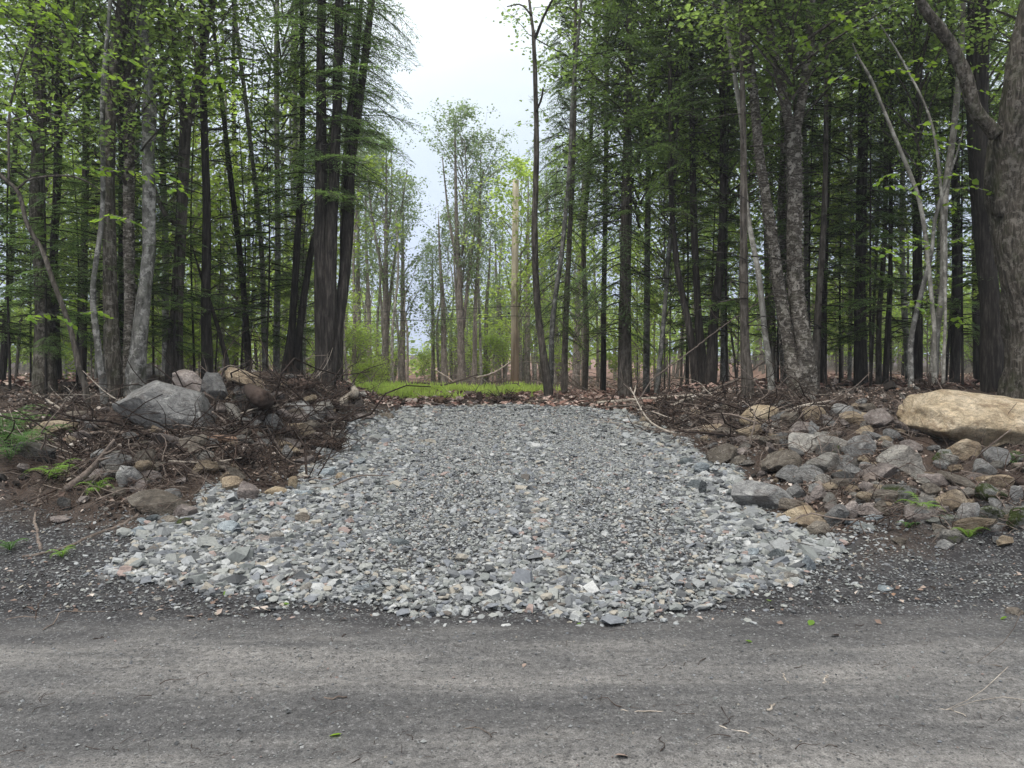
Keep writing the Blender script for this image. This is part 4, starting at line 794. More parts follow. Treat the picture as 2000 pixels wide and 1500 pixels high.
# the far wood, one mass
g = np.random.default_rng(79); acc = Acc()
for q in range(520):
    d = g.uniform(46, 95); px = g.uniform(-700, 2700)
    hmax = np.interp(px, [-700, 300, 480, 600, 650, 700, 780, 800, 845, 870, 1000, 1080, 1150, 2700], [6, 5, 3, 4, 6, 8, 7, 1.5, 1.5, 6, 8, 8, 7, 8]) * g.uniform(.75, 1.1)
    x = (px - CX) / FP * d; z = float(H(x, d)); 
    if hmax > 3: add_tube(acc, np.array([[x, d, z - .3], [x + g.normal(0, .3), d, z + hmax * .5], [x + g.normal(0, .6), d, z + hmax]]), [.14, .1, .03], 5, 1, cap=False)
    n = int(26 * hmax); h = hmax * g.uniform(.12, 1.0, n) ** .8; rr = (1.8 * np.sqrt(np.clip(1.05 - h / hmax, 0, 1)) + .5) * min(1, hmax / 4 + .3)
    P = np.stack([x + g.normal(0, .55, n) * rr, d + g.normal(0, .55, n) * rr, z + h], -1); D, S, U = leaf_dirs(n, g); l = g.uniform(.2, .5, n)
    mi = 0 if (px > 1150 and q % 3) or q % 2 == 0 else 2
    acc.inst(LEAF_N, LEAF_F, P, np.stack([D * l[:, None], S * l[:, None] * .7, U * l[:, None]], -1), mi)
HAZE = .0013
a = Acc(); a.add(np.array([[x_, y_, z_] for x_ in (-110, 110) for y_ in (-12, 125) for z_ in (-2.5, 24)]), HEXF)
hz = bpy.data.materials.new('haze_air'); hz.use_nodes = True; hz.node_tree.nodes.clear(); ho = hz.node_tree.nodes.new('ShaderNodeOutputMaterial'); hv = hz.node_tree.nodes.new('ShaderNodeVolumePrincipled')
hv.inputs['Color'].default_value = (.93, .96, 1, 1); hv.inputs['Density'].default_value = HAZE; hv.inputs['Anisotropy'].default_value = .3; hz.node_tree.links.new(hv.outputs[0], ho.inputs['Volume'])
tag(link('haze', a.mesh('haze', hz, False)), kind='stuff')
tag(link('far_wood', acc.mesh('far_wood', [M['maple'], M['b_far'], M['lime']], False)), 'distant mass of trees closing the view behind the clearing', 'far wood', kind='stuff')

# ------------------------------------------------------------------ near leafy sprays: every leaf its own piece
g = np.random.default_rng(80)
def leaf_mesh(k):
    V = LEAF_B.copy(); V[:, 2] += .1 * g.normal(size=6) * .6; V[:, 1] *= g.uniform(.75, 1.1); a = Acc(); a.add(V, LEAF_BF); return a.mesh('leaf', M['beech'], True)
LEAVES = [leaf_mesh(k) for k in range(5)]
def sprays(root, spots, dmin, dmax, per, L=.42, size=.095):
    base = np.array(root.location); acc = Acc(); n = 0
    for (px, py, dirx) in spots:
        d = g.uniform(dmin, dmax); o = at(px, py, d) - base; v = np.array([dirx, g.normal(0, .6), g.normal(-.05, .12)]); v /= np.linalg.norm(v); Ls = L * g.uniform(.7, 1.3)
        P = spline([o - v * Ls * .5, o + [0, 0, .03], o + v * Ls * .5 + [0, 0, -.07]], 7); add_tube(acc, P, np.linspace(.005, .002, 7), 4, 0)
        for j in range(per):
            if n >= 298: break
            u = (j + .5) / per; q = P[min(6, int(u * 7))]; sg = 1 if j % 2 else -1; sd = np.cross(v, [0, 0, 1.0]); D = v * g.uniform(.5, 1) + sd * sg * g.uniform(.6, 1.1) + np.array([0, 0, g.normal(-.3, .2)]); D /= np.linalg.norm(D)
            up = np.array([g.normal(0, .3), g.normal(0, .3), 1]); S = np.cross(up, D); S /= np.linalg.norm(S); U = np.cross(D, S); l = size * g.uniform(.65, 1.25)
            mw = Matrix(np.stack([D * l, S * l, U * l], -1).tolist()).to_4x4(); mw.translation = Vector(q)
            lf = link('leaf', LEAVES[g.integers(0, 5)], root); lf.matrix_local = mw; n += 1
    tag(link('twig', acc.mesh('twig', M['b_grey']), root), kind='stuff')
lt = tree('bent_sapling', 'bent grey sapling curving in from the left edge, hung with bright leaves', [(170, 790, 12), (155, 720, 11), (135, 640, 10), (105, 550, 9), (80, 490, 9), (58, 440, 8), (36, 378, 8), (14, 352, 7), (-10, 330, 7)], 10.9, 'b_brown', None, seed=50, sides=12, extra=.5, seg=.1,
          forks=[[(30, 372, 5), (60, 350, 4), (120, 342, 4), (160, 350, 3), (192, 372, 2)], [(20, 355, 5), (10, 200, 4), (40, 60, 3), (60, -20, 3)], [(12, 240, 4), (80, 215, 3), (180, 250, 2), (250, 260, 2)]])
SP = [(15, 15, 1), (60, 18, 1), (100, 10, 1), (100, 42, 1), (30, 45, 1), (62, 98, 1), (90, 30, 1), (120, 110, 1), (150, 125, 1), (135, 140, 1), (180, 165, 1), (100, 200, 1), (60, 215, 1), (12, 212, 1), (235, 112, 1), (215, 150, 1), (60, 245, 1), (172, 330, 1), (205, 330, -1), (250, 338, 1), (322, 345, 1),
      (345, 372, 1), (250, 432, 1), (215, 425, -1), (155, 588, 1), (65, 622, 1), (108, 620, 1), (185, 612, 1), (432, 165, 1), (372, 112, 1), (40, 400, -1), (470, 120, 1), (380, 150, -1)]
sprays(lt, SP, 9.6, 11.4, 9)
rt_ = tree('beech_sapling', 'slender beech sapling carrying layered bright leaf sprays in front of the right-hand wood', [(1842, 766, 7), (1846, 600, 6), (1838, 420, 6), (1812, 250, 5), (1770, 120, 4), (1720, 50, 2)], 11.0, 'b_pale', None, seed=51, extra=.1, sides=8, seg=.15)
SP = [(1612, 45, -1), (1645, 38, 1), (1680, 50, 1), (1720, 60, -1), (1700, 25, 1), (1655, 60, 1), (1650, 152, -1), (1682, 165, 1), (1720, 150, 1), (1760, 140, 1), (1800, 120, 1), (1850, 90, 1), (1830, 240, 1), (1862, 285, 1), (1770, 320, 1), (1735, 345, -1), (1760, 368, 1), (1800, 262, 1), (1855, 400, 1),
      (1790, 470, 1), (1760, 485, -1), (1730, 490, 1), (1880, 470, 1), (1800, 590, 1), (1870, 625, 1), (1780, 600, 1), (1905, 370, 1), (1870, 345, 1), (1820, 350, -1), (1570, 80, 1), (1900, 180, 1), (1925, 130, 1)]
sprays(rt_, SP, 10.0, 12.0, 9, size=.085)

# ------------------------------------------------------------------ utility pole and wires
pr = link('utility_pole', None, loc=hit(1005, 764)); base = np.array(pr.location); d = base[1]
tag(pr, 'pale wooden utility pole standing bare at the far side of the clearing', 'pole')
acc = Acc(); topz = at(1007, 352, d)[2] - base[2]; add_tube(acc, np.array([[0, 0, -.5], [.01, 0, topz * .5], [.04, 0, topz]]), [.13, .115, .10], 20); link('shaft', acc.mesh('shaft', M['pole']), pr)
acc = Acc(); bz = at(1007, 612, d)[2] - base[2]; add_tube(acc, np.array([[-.14, -.02, bz], [-.22, -.02, bz]]), [.03, .03], 8); link('bracket', acc.mesh('bracket', M['wire']), pr)
for q, (ya, yb, lab) in enumerate([(619, 617, 'lower black cable strung across the far clearing to the pole'), (603, 598, 'upper thin black cable strung across the far clearing')]):
    acc = Acc(); A_ = at(430, ya + 4, d + 2.2); B_ = at(1005, yb, d - .16); C_ = at(1500, yb - 3, d - 2); P = []
    for s0, s1 in ((A_, B_), (B_, C_)):
        for t in np.linspace(0, 1, 14)[:-1]: P.append(s0 * (1 - t) + s1 * t - np.array([0, 0, .5 * t * (1 - t)]))
    P.append(C_); add_tube(acc, np.array(P), np.full(len(P), .009), 5); tag(link('cable', acc.mesh('cable', M['wire'])), lab, 'cable', 'cables at the far clearing')

# ------------------------------------------------------------------ rocks
SH = {}
def rock(px, py, w, h, m, label, kind='angular', rot=0.0, seed=None, name='rock', cat='rock', group=None, sub=3, depth=.8, grow=1.08, d=None, yaw=None):
    seed = seed if seed is not None else int(px * 7 + py * 3) % 9999
    cuts, lo, hi, rough = {'angular': (16, .42, .76, .09), 'round': (11, .60, .90, .11), 'slab': (15, .45, .82, .09), 'flat': (12, .48, .84, .08)}[kind]
    V, F = rock_shape(seed, sub, cuts, lo, hi, rough)
    if d is None: d = hit(px, py + h * .42)[1]
    wm = w / FP * d; c = at(px, py, d + .3 * wm); wm = w / FP * c[1]; hm = h / FP * c[1]
    a = Acc(); a.add(V * [wm * grow, wm * depth, hm * grow], F)
    me = a.mesh(name, m if not isinstance(m, str) else M[m], True, 26 if kind != 'round' else 38)
    o = link(name, me, loc=c, rot=(0, R(rot), R(yaw if yaw is not None else 0)))
    return tag(o, label, cat, group)
RK = [
 (328, 800, 196, 100, 'r_grey', 'largest grey boulder, low and broad, crowning the left bank', 'slab', 12), (292, 731, 66, 42, 'r_grey', 'angular grey block topping the left pile beside the birches', 'angular', 0),
 (367, 757, 64, 60, 'r_pink', 'purplish block behind the largest grey boulder', 'angular', 15), (414, 762, 50, 66, 'r_grey', 'cracked grey boulder tight behind the purplish block', 'angular', 0),
 (103, 838, 96, 36, 'r_tan', 'smooth tan boulder alone at the far left of the bank', 'round', -4), (72, 886, 72, 44, 'r_dark', 'dark mossy boulder behind the fern at far left', 'angular', 0),
 (377, 875, 76, 54, 'r_brown', 'tan-brown wedge below the largest grey boulder', 'angular', 22), (195, 889, 34, 24, 'r_grey', 'small grey cobble under the dark log on the left bank', 'round', 0),
 (216, 902, 26, 26, 'r_grey', 'small grey stone touching the cobble under the dark log', 'angular', 0), (186, 929, 24, 24, 'r_pink', 'small pinkish stone left of the upright slab', 'angular', 0),
 (215, 926, 26, 22, 'r_pale', 'small pale stone just left of the upright slab', 'angular', 0), (251, 931, 40, 48, 'r_grey', 'upright grey slab leaning in the hollow of the left bank', 'angular', -25),
 (290, 932, 46, 28, 'r_pink', 'pinkish stone to the right of the upright slab', 'angular', 0), (314, 984, 120, 52, 'r_brown', 'big flat brown boulder at the foot of the left bank', 'slab', -4),
 (364, 1000, 46, 34, 'r_pink', 'pinkish stone half under the big flat brown boulder', 'round', -20), (329, 1018, 38, 22, 'r_brown', 'round brown cobble under the big flat brown boulder', 'round', 0),
 (360, 1022, 34, 22, 'r_dark', 'dark cobble next to the round brown cobble on the gravel edge', 'round', 0), (298, 1014, 28, 18, 'r_slate', 'dark blue slate stone under the left end of the flat brown boulder', 'angular', 0),
 (272, 1038, 36, 19, 'r_blue', 'pale blue slab at the left corner of the gravel', 'slab', 0), (282, 1020, 28, 12, 'r_blue', 'thin blue slab leaning below the dark slate stone', 'flat', 20),
 (120, 1015, 42, 16, 'r_pink', 'flat pinkish stone sunk in the dark shoulder at left', 'flat', 0), (125, 985, 28, 28, 'r_dark', 'dark mossy cobble sunk in the shoulder at left', 'round', 0),
 (205, 994, 20, 11, 'r_pale', 'small pale pebble on the shoulder left of the flat brown boulder', 'round', 15), (150, 813, 40, 18, 'r_brown', 'flat brown stone right behind the smooth tan boulder', 'flat', 0),
 (497, 750, 112, 34, 'r_tan', 'long tan slab slanting down through the left pile', 'slab', 26), (541, 779, 30, 30, 'r_pink', 'rounded pinkish end stone below the long tan slab', 'round', 20),
 (478, 790, 56, 38, 'r_dark', 'dark triangular stone under the crossing log of the left pile', 'angular', 0), (602, 805, 84, 36, 'r_grey', 'grey slab slanting right in the middle of the left pile', 'slab', 22),
 (578, 816, 54, 34, 'r_pink', 'pinkish boulder in front of the grey slanting slab', 'angular', 10), (587, 839, 54, 30, 'r_tan', 'tan slab beside the charred root ball', 'angular', 14),
 (534, 830, 30, 22, 'r_grey', 'grey stone behind the charred root ball', 'angular', 0), (706, 814, 46, 18, 'r_pink', 'low pinkish stone at the top left corner of the gravel', 'flat', 0),
 (750, 813, 40, 14, 'r_brown', 'flat brown stone on the far edge of the gravel', 'flat', 0), (640, 810, 40, 24, 'r_pink', 'pinkish stone right of the grey slanting slab', 'angular', 0),
 (450, 948, 44, 34, 'r_tan', 'tan stone at the gravel edge left of a matching one', 'round', 0), (485, 964, 40, 40, 'r_pink', 'tan-pink blocky stone half out of the gravel edge', 'angular', 10),
 (541, 962, 46, 20, 'r_big', 'yellowish slab on the gravel edge under the root bank', 'slab', 14), (571, 946, 18, 32, 'r_big', 'small upright yellow stone at the right end of the yellowish slab', 'round', 0),
 (402, 978, 24, 14, 'r_big', 'small yellow stone above the left gravel corner', 'round', 0), (312, 760, 30, 12, 'r_pale', 'thin pale flake lying on top of the largest grey boulder', 'flat', 0), (430, 806, 20, 16, 'r_pale', 'small pale stone right of the largest grey boulder', 'angular', 0),
 # right bank
 (1893, 825, 275, 100, 'r_big', 'huge buff sandstone boulder in front of the giant maple', 'big', 5), (1482, 813, 74, 42, 'r_big', 'rounded buff boulder under crossed sticks at the middle of the brush', 'round', -10),
 (1472, 843, 66, 32, 'r_tan', 'shaded tan stone under the rounded buff boulder', 'round', 0), (1548, 825, 44, 42, 'r_brown', 'brown-grey block right of the rounded buff boulder', 'angular', 0),
 (1590, 811, 46, 34, 'r_tan', 'tan cobble perched right of the brown-grey block', 'round', -10), (1649, 805, 42, 30, 'r_grey', 'bluish grey stone left of the small banded stone', 'angular', 0),
 (1672, 817, 64, 26, 'r_tan', 'long rounded tan stone in the upper rubble', 'round', 3), (1693, 797, 32, 20, 'r_brown', 'small banded stone above the long rounded tan stone', 'round', 0),
 (1585, 778, 14, 12, 'r_pale', 'tiny white stone on the brush ridge', 'round', 0), (1788, 757, 12, 8, 'r_pale', 'tiny white stone on the mound in front of the sapling clump', 'round', 0), (1560, 840, 52, 30, 'r_pink', 'pinkish slanted stone above the pale angular boulder', 'angular', -28),
 (1588, 838, 26, 32, 'r_grey', 'upright grey sliver above the pale angular boulder', 'angular', -12), (1573, 868, 76, 42, 'r_pale', 'pale flat-topped angular boulder in the centre of the right rubble', 'slab', 4),
 (1618, 884, 52, 36, 'r_dark', 'dark brown wedge right of the pale flat-topped boulder', 'angular', 10), (1676, 873, 64, 36, 'r_grey', 'grey slanting boulder in the middle of the right rubble', 'angular', -14),
 (1692, 843, 44, 22, 'r_tan', 'half-buried orange-tinged stone in the reddish earth', 'round', -15), (1728, 860, 24, 18, 'r_tan', 'small round tan stone under the root arc', 'round', 0),
 (1763, 903, 86, 62, 'r_pale', 'large pale pyramid-shaped boulder in the right rubble', 'angular', 8), (1666, 908, 52, 34, 'r_dark', 'dark grey block left of the pale pyramid boulder', 'angular', 0),
 (1716, 926, 72, 34, 'r_pink', 'flat slab leaning at the left foot of the pale pyramid boulder', 'slab', -12), (1876, 881, 62, 48, 'r_tan', 'smooth orange-tan boulder below the huge buff boulder', 'round', 0),
 (1845, 896, 46, 32, 'r_moss', 'lichen-grey stone at the left foot of the orange-tan boulder', 'angular', 0), (1823, 942, 62, 40, 'r_pink', 'purplish rounded boulder right below the pale pyramid boulder', 'round', 15),
 (1764, 972, 82, 44, 'r_moss', 'pale boulder with a patch of moss on its top', 'angular', 6), (1848, 981, 68, 48, 'r_tan', 'tan-topped blocky boulder right of the moss-patched boulder', 'angular', 0),
 (1610, 938, 36, 25, 'r_pale', 'pale pink cobble right of the dark hollow', 'round', 0), (1650, 936, 50, 30, 'r_dark', 'dark mossy boulder next to the pale pink cobble', 'round', 0),
 (1655, 957, 50, 16, 'r_tan', 'thin tan slab under the dark mossy boulder', 'flat', -12), (1600, 968, 48, 36, 'r_pink', 'reddish block deep in the rubble right of the big grey boulder', 'angular', 0),
 (1632, 1010, 42, 50, 'r_grey', 'upright grey stone right of the three tan cobbles', 'angular', 12), (1664, 1000, 34, 36, 'r_pink', 'pinkish upright stone right of the upright grey one', 'angular', -20),
 (1702, 998, 60, 30, 'r_pink', 'broad pink stone below the moss-patched boulder', 'flat', 0), (1938, 940, 62, 34, 'r_tan', 'flat tan stone below the dark log at right', 'slab', 10),
 (1937, 965, 58, 36, 'r_moss', 'mossy tan boulder under the flat tan stone', 'round', 10), (1891, 1000, 38, 44, 'r_grey', 'grey egg-shaped stone right of the tan-topped boulder', 'round', 20),
 (1827, 1016, 92, 30, 'r_moss', 'long low mossy boulder at the foot of the right rubble', 'slab', 4), (1938, 1010, 72, 42, 'r_moss', 'mossy boulder under ferny soil near the right edge', 'angular', 0),
 (1995, 1010, 52, 56, 'r_moss', 'large grey boulder cut by the right edge at the foot of the bank', 'angular', 30), (1984, 966, 24, 34, 'r_grey', 'small upright grey stone near the right edge', 'round', 0),
 (1856, 1047, 52, 24, 'r_pale', 'flat pale stone lying in the dark shoulder at right', 'flat', 12), (1487, 971, 124, 58, 'r_grey', 'big grey boulder at the right edge of the gravel', 'slabby', 8),
 (1554, 961, 34, 34, 'r_grey', 'grey stone wedged behind the right end of the big grey boulder', 'angular', 0), (1542, 988, 46, 32, 'r_brown', 'brown cobble, top of the cobbles heaped right of the big grey boulder', 'round', 0),
 (1560, 1004, 66, 28, 'r_big', 'brightest buff cobble of the heap right of the big grey boulder', 'round', -8), (1572, 1021, 78, 26, 'r_tan', 'long tan cobble at the bottom of the cobble heap', 'round', -6),
 (1600, 1034, 40, 30, 'r_brown', 'brown cobble lowest right in the cobble heap', 'round', -14), (1524, 1014, 22, 24, 'r_tan', 'small tan cobble at the left end of the cobble heap', 'round', 0),
 (1413, 893, 50, 16, 'r_pink', 'flat pinkish slab above the round pale stone', 'flat', -6), (1441, 884, 38, 16, 'r_pink', 'pinkish slab behind the flat pinkish slab', 'flat', -10), (1444, 900, 32, 20, 'r_brown', 'brown wedge right of the flat pinkish slabs', 'angular', -25),
 (1371, 917, 30, 27, 'r_blue', 'round pale blue-white stone on the right rim of the gravel', 'round', 0), (1258, 821, 20, 17, 'r_tan', 'small round tan stone at the top right corner of the gravel', 'round', 0), (1226, 818, 13, 9, 'r_pale', 'small white stone at the top right corner of the gravel', 'round', 0),
 (1337, 904, 36, 18, 'r_slate', 'dark slate slab left of the round pale stone', 'flat', -6), (1354, 949, 36, 22, 'r_slate', 'dark tilted slate on the right rim of the gravel', 'flat', -16), (1371, 957, 14, 34, 'r_slate', 'upright greenish slate sliver on the right rim of the gravel', 'angular', 6),
 (1320, 855, 14, 11, 'r_tan', 'small tan pebble in the brush above the right rim', 'round', 0), (1322, 846, 22, 8, 'r_pale', 'thin pale stone in the brush above the right rim', 'flat', 0), (1376, 858, 16, 14, 'r_tan', 'tan nub of stone under the brush sticks', 'angular', 0),
 (1390, 838, 46, 16, 'r_tan', 'low tan stone under the long brush sticks', 'flat', -10), (1420, 845, 36, 20, 'r_brown', 'brown stone left of the shaded tan stone', 'angular', 0), (1418, 873, 18, 14, 'r_tan', 'small tan stone above the pinkish slabs', 'round', 0), (1445, 861, 36, 22, 'r_pink', 'pinkish stone under the shaded tan stone', 'angular', 0),
 (1478, 858, 40, 16, 'r_brown', 'flat brown stone under the shaded tan stone', 'flat', 0), (1500, 862, 28, 18, 'r_brown', 'brown stone left of the pale flat-topped boulder', 'angular', 0), (1510, 905, 26, 16, 'r_pink', 'pinkish stone in the dark hollow above the big grey boulder', 'angular', 0),
 (1730, 1151, 31, 11, 'r_blue', 'single pale blue flat stone on the dark shoulder right of the gravel', 'flat', 4), (1982, 1196, 34, 18, 'r_brown', 'grey-brown stone at the right edge on the roadside', 'round', 0),
 (1515, 1083, 36, 22, 'r_slate', 'dark rounded stone on the right part of the gravel', 'round', 0), (1540, 1128, 40, 18, 'r_pale', 'white-topped slab on the front right of the gravel', 'slab', 0), (1522, 1112, 30, 22, 'r_pale', 'pale stone behind the white-topped slab', 'angular', 0),
 (1573, 1107, 38, 34, 'r_blue', 'grey-blue boulder tilted on the front right of the gravel', 'angular', -25), (1472, 1082, 26, 18, 'r_blue', 'blue-grey stone left of the dark rounded stone', 'angular', 0), (1707, 1012, 34, 16, 'r_blue', 'pale grey stone at the top of the right soil edge', 'flat', 0), (1672, 1022, 40, 12, 'r_blue', 'thin blue slabs at the top of the right soil edge', 'flat', 0),
 (1458, 1148, 26, 16, 'r_blue', 'blue-grey stone at the front right gravel margin', 'angular', 0),
 (446, 1032, 44, 28, 'r_blue', 'largest pale blue slab on the left part of the gravel', 'angular', 0), (511, 1056, 44, 17, 'r_pink', 'pink flat stone on the left part of the gravel', 'flat', 6), (705, 1152, 42, 24, 'r_blue', 'square grey stone at the front edge of the gravel', 'slab', 0),
 (513, 1168, 23, 16, 'r_blue', 'small pale blue stone on the front left gravel margin', 'round', 0), (546, 1159, 20, 10, 'r_blue', 'tiny blue stone beside the small pale blue stone', 'flat', 0), (420, 1050, 34, 18, 'r_pale', 'pale stone left under the largest pale blue slab', 'angular', 0), (540, 1048, 26, 20, 'r_pale', 'pale cobble right of the pink flat stone', 'round', 0),
 (487, 1040, 18, 18, 'r_pale', 'white cobble right of the largest pale blue slab', 'round', 0), (556, 1115, 30, 14, 'r_pale', 'pale oval stone on the front left gravel', 'round', 0), (582, 1120, 34, 18, 'r_grey', 'grey oval stone right of the pale oval one', 'round', 0), (505, 1115, 34, 20, 'r_slate', 'dark stone left of the pale oval one', 'round', 0),
 (600, 1150, 32, 22, 'r_pale', 'pale blocky stone near the front gravel edge', 'angular', 0), (665, 1140, 26, 18, 'r_slate', 'dark slate left of the square grey stone', 'angular', 0), (232, 1110, 30, 16, 'r_blue', 'blue-grey stone at the left tip of the gravel', 'flat', 8), (214, 1130, 44, 10, 'r_grey', 'thin grey slab at the left tip of the gravel', 'flat', 14),
 (335, 1140, 22, 12, 'r_pale', 'pale stone on the front left margin', 'angular', 0), (308, 1170, 15, 7, 'r_pale', 'tiny white pebble on the road margin at left', 'round', 0), (1002, 1136, 30, 14, 'r_pale', 'oval pale stone at the middle of the front edge', 'round', 0), (1190, 1134, 40, 16, 'r_slate', 'long dark slate at the middle right of the front edge', 'flat', 8),
 (845, 1152, 28, 12, 'r_pale', 'pale stone in the front row of the gravel', 'round', 0), (1030, 1190, 18, 10, 'r_dark', 'small dark stone on the road margin', 'round', 0), (780, 1061, 34, 18, 'r_slate', 'dark slate standing up in the middle gravel', 'angular', -10), (595, 965, 30, 18, 'r_blue', 'blue slab at the left rim by the root bank', 'angular', -10), (640, 925, 36, 22, 'r_blue', 'blue slab climbing the left rim', 'angular', -20),
 (665, 932, 18, 18, 'r_tan', 'small tan cobble on the left rim of the gravel', 'round', 20), (590, 1012, 30, 20, 'r_brown', 'brown angular stone on the left gravel', 'angular', 0), (700, 905, 30, 16, 'r_blue', 'blue-grey slab on the upper left rim', 'flat', -15), (690, 880, 28, 18, 'r_slate', 'dark slate on the upper left rim', 'angular', -15), (725, 862, 30, 16, 'r_grey', 'grey slab near the top of the left rim', 'flat', -12)]
for (px, py, w, h, m, lab, kd, rt0) in RK:
    if kd == 'big': continue
    big = w > 55
    if kd == 'slabby': kd = 'angular'
    rock(px, py, w, h, m, lab, kd, rt0, sub=4 if w > 90 else 3, grow=1.12 if kd == 'angular' else 1.06, name='boulder' if w > 60 else 'stone', cat='boulder' if w > 60 else 'stone')
# the huge buff boulder: a long whaleback, undercut in front
V, F = ico(5); V = V.copy()
V = np.sign(V) * np.abs(V) ** np.array([.85, .9, .85])
for nrm, dd in [((0, -1, -.62), .47), ((.1, -.7, -1), .48), ((0, -.4, -1), .42), ((.1, -.1, 1), .80), ((.1, -.5, 1), .80), ((-1, -.2, .35), .80), ((-.75, -.3, -.9), .52), ((.2, -1, .5), .66), ((1, .1, .1), .9), ((-.25, -.8, .9), .72), ((.35, -.9, -.35), .70), ((-.9, -.6, .2), .83)]:
    nrm = np.array(nrm) / np.linalg.norm(nrm); V -= np.maximum(0, V @ nrm - dd)[:, None] * nrm * .93
q = fbm(V[:, 0] * 2.2, V[:, 1] * 2.2, V[:, 2] * 4.5, 4, 4); V *= (1 + .07 * q + .012 * fbm(V[:, 0] * 14, V[:, 1] * 14, V[:, 2] * 22, 8, 3))[:, None]
V -= (V.max(0) + V.min(0)) / 2; V /= (V.max(0) - V.min(0)); c = at(1920, 832, 9.2); a = Acc(); a.add(V * [1.84, 1.15, .80], F)
tag(link('boulder', a.mesh('boulder', M['r_big'], True), loc=c, rot=(R(4), R(3), R(-6))), RK[41][5], 'boulder')
# loose rubble, each stone its own
g = np.random.default_rng(81)
VAR = {}
for k in range(16):
    V, F = rock_shape(300 + k, 3, 13 if k % 4 else 8, .45, .82, .09)
    for mn in ('r_grey', 'r_pink', 'r_tan', 'r_brown', 'r_pale', 'r_dark'):
        a = Acc(); a.add(V, F); VAR.setdefault(mn, []).append(a.mesh('stone', M[mn], True, 26))
CN = {'r_grey': 'grey', 'r_pink': 'pinkish', 'r_tan': 'tan', 'r_brown': 'brown', 'r_pale': 'pale', 'r_dark': 'dark'}
SM = Acc(); SMM = ['r_grey', 'r_pink', 'r_tan', 'r_brown', 'r_pale', 'r_dark']; SMS = [rock_shape(340 + k, 1, 8, .5, .85, .08) for k in range(8)]; n_st = 0
REG = [((40, 700), (790, 990), 70, 'left bank', [.25, .3, .15, .15, .05, .1], .10), ((430, 700), (740, 880), 60, 'left pile', [.25, .25, .2, .2, .1, 0], .17), ((150, 460), (800, 985), 50, 'left bank middle', [.3, .25, .1, .2, .1, .05], .15), ((1540, 1990), (800, 1030), 95, 'right rubble', [.25, .2, .15, .15, .2, .05], .155), ((1330, 1560), (800, 930), 50, 'right brush edge', [.2, .25, .2, .2, .15, 0], .13), ((1290, 1760), (790, 1000), 90, 'right brush and rubble', [.15, .3, .2, .2, .1, .05], .10), ((1700, 2010), (880, 1070), 45, 'lower right rubble', [.25, .2, .2, .15, .1, .1], .10), ((1560, 2000), (770, 860), 25, 'upper right earth mound', [.15, .3, .25, .2, .1, 0], .10), ((640, 1290), (775, 800), 16, 'earth lip beyond the gravel', [.1, .4, .2, .2, .1, 0], .10)]
for (xr, yr, n, where, pr_, med) in REG:
    for k in range(n):
        px, py = g.uniform(*xr), g.uniform(*yr); p = hit(px, py)
        if p[1] > 14.2: continue
        if inside(np.array([p[0]]), np.array([p[1]]), GPW)[0] > -.05: continue
        mn = g.choice(['r_grey', 'r_pink', 'r_tan', 'r_brown', 'r_pale', 'r_dark'], p=pr_); s_ = np.exp(g.normal(math.log(med), .33)); sz = 'small' if s_ < .1 else 'fist-sized' if s_ < .15 else 'larger' if s_ < .22 else 'largest'
        if s_ < .14 or n_st >= 185:
            V, F = SMS[k % 8]; SM.inst(V, F, (p + [0, 0, s_ * .12])[None], scaled(rotmats(1, .3, g), np.array([s_ * 1.25]), np.array([s_]), np.array([s_ * .65])), SMM.index(mn)); continue
        n_st += 1
        o = link('stone', VAR[mn][g.integers(0, len(VAR[mn]))], loc=p + [0, 0, s_ * .15], rot=(g.normal(0, .3), g.normal(0, .3), g.uniform(0, 6.28)), scale=(s_ * g.uniform(1, 1.5), s_ * g.uniform(.8, 1.1), s_ * g.uniform(.5, .85)))
        tag(o, f'{sz} {CN[mn]} loose stone {rref(px, py)}', 'stone', f'loose stones of the {where}')

tag(link('small_stones', SM.mesh('small_stones', [M[q] for q in SMM], True, 30)), 'small loose stones scattered through both earth banks', 'stones', kind='stuff')
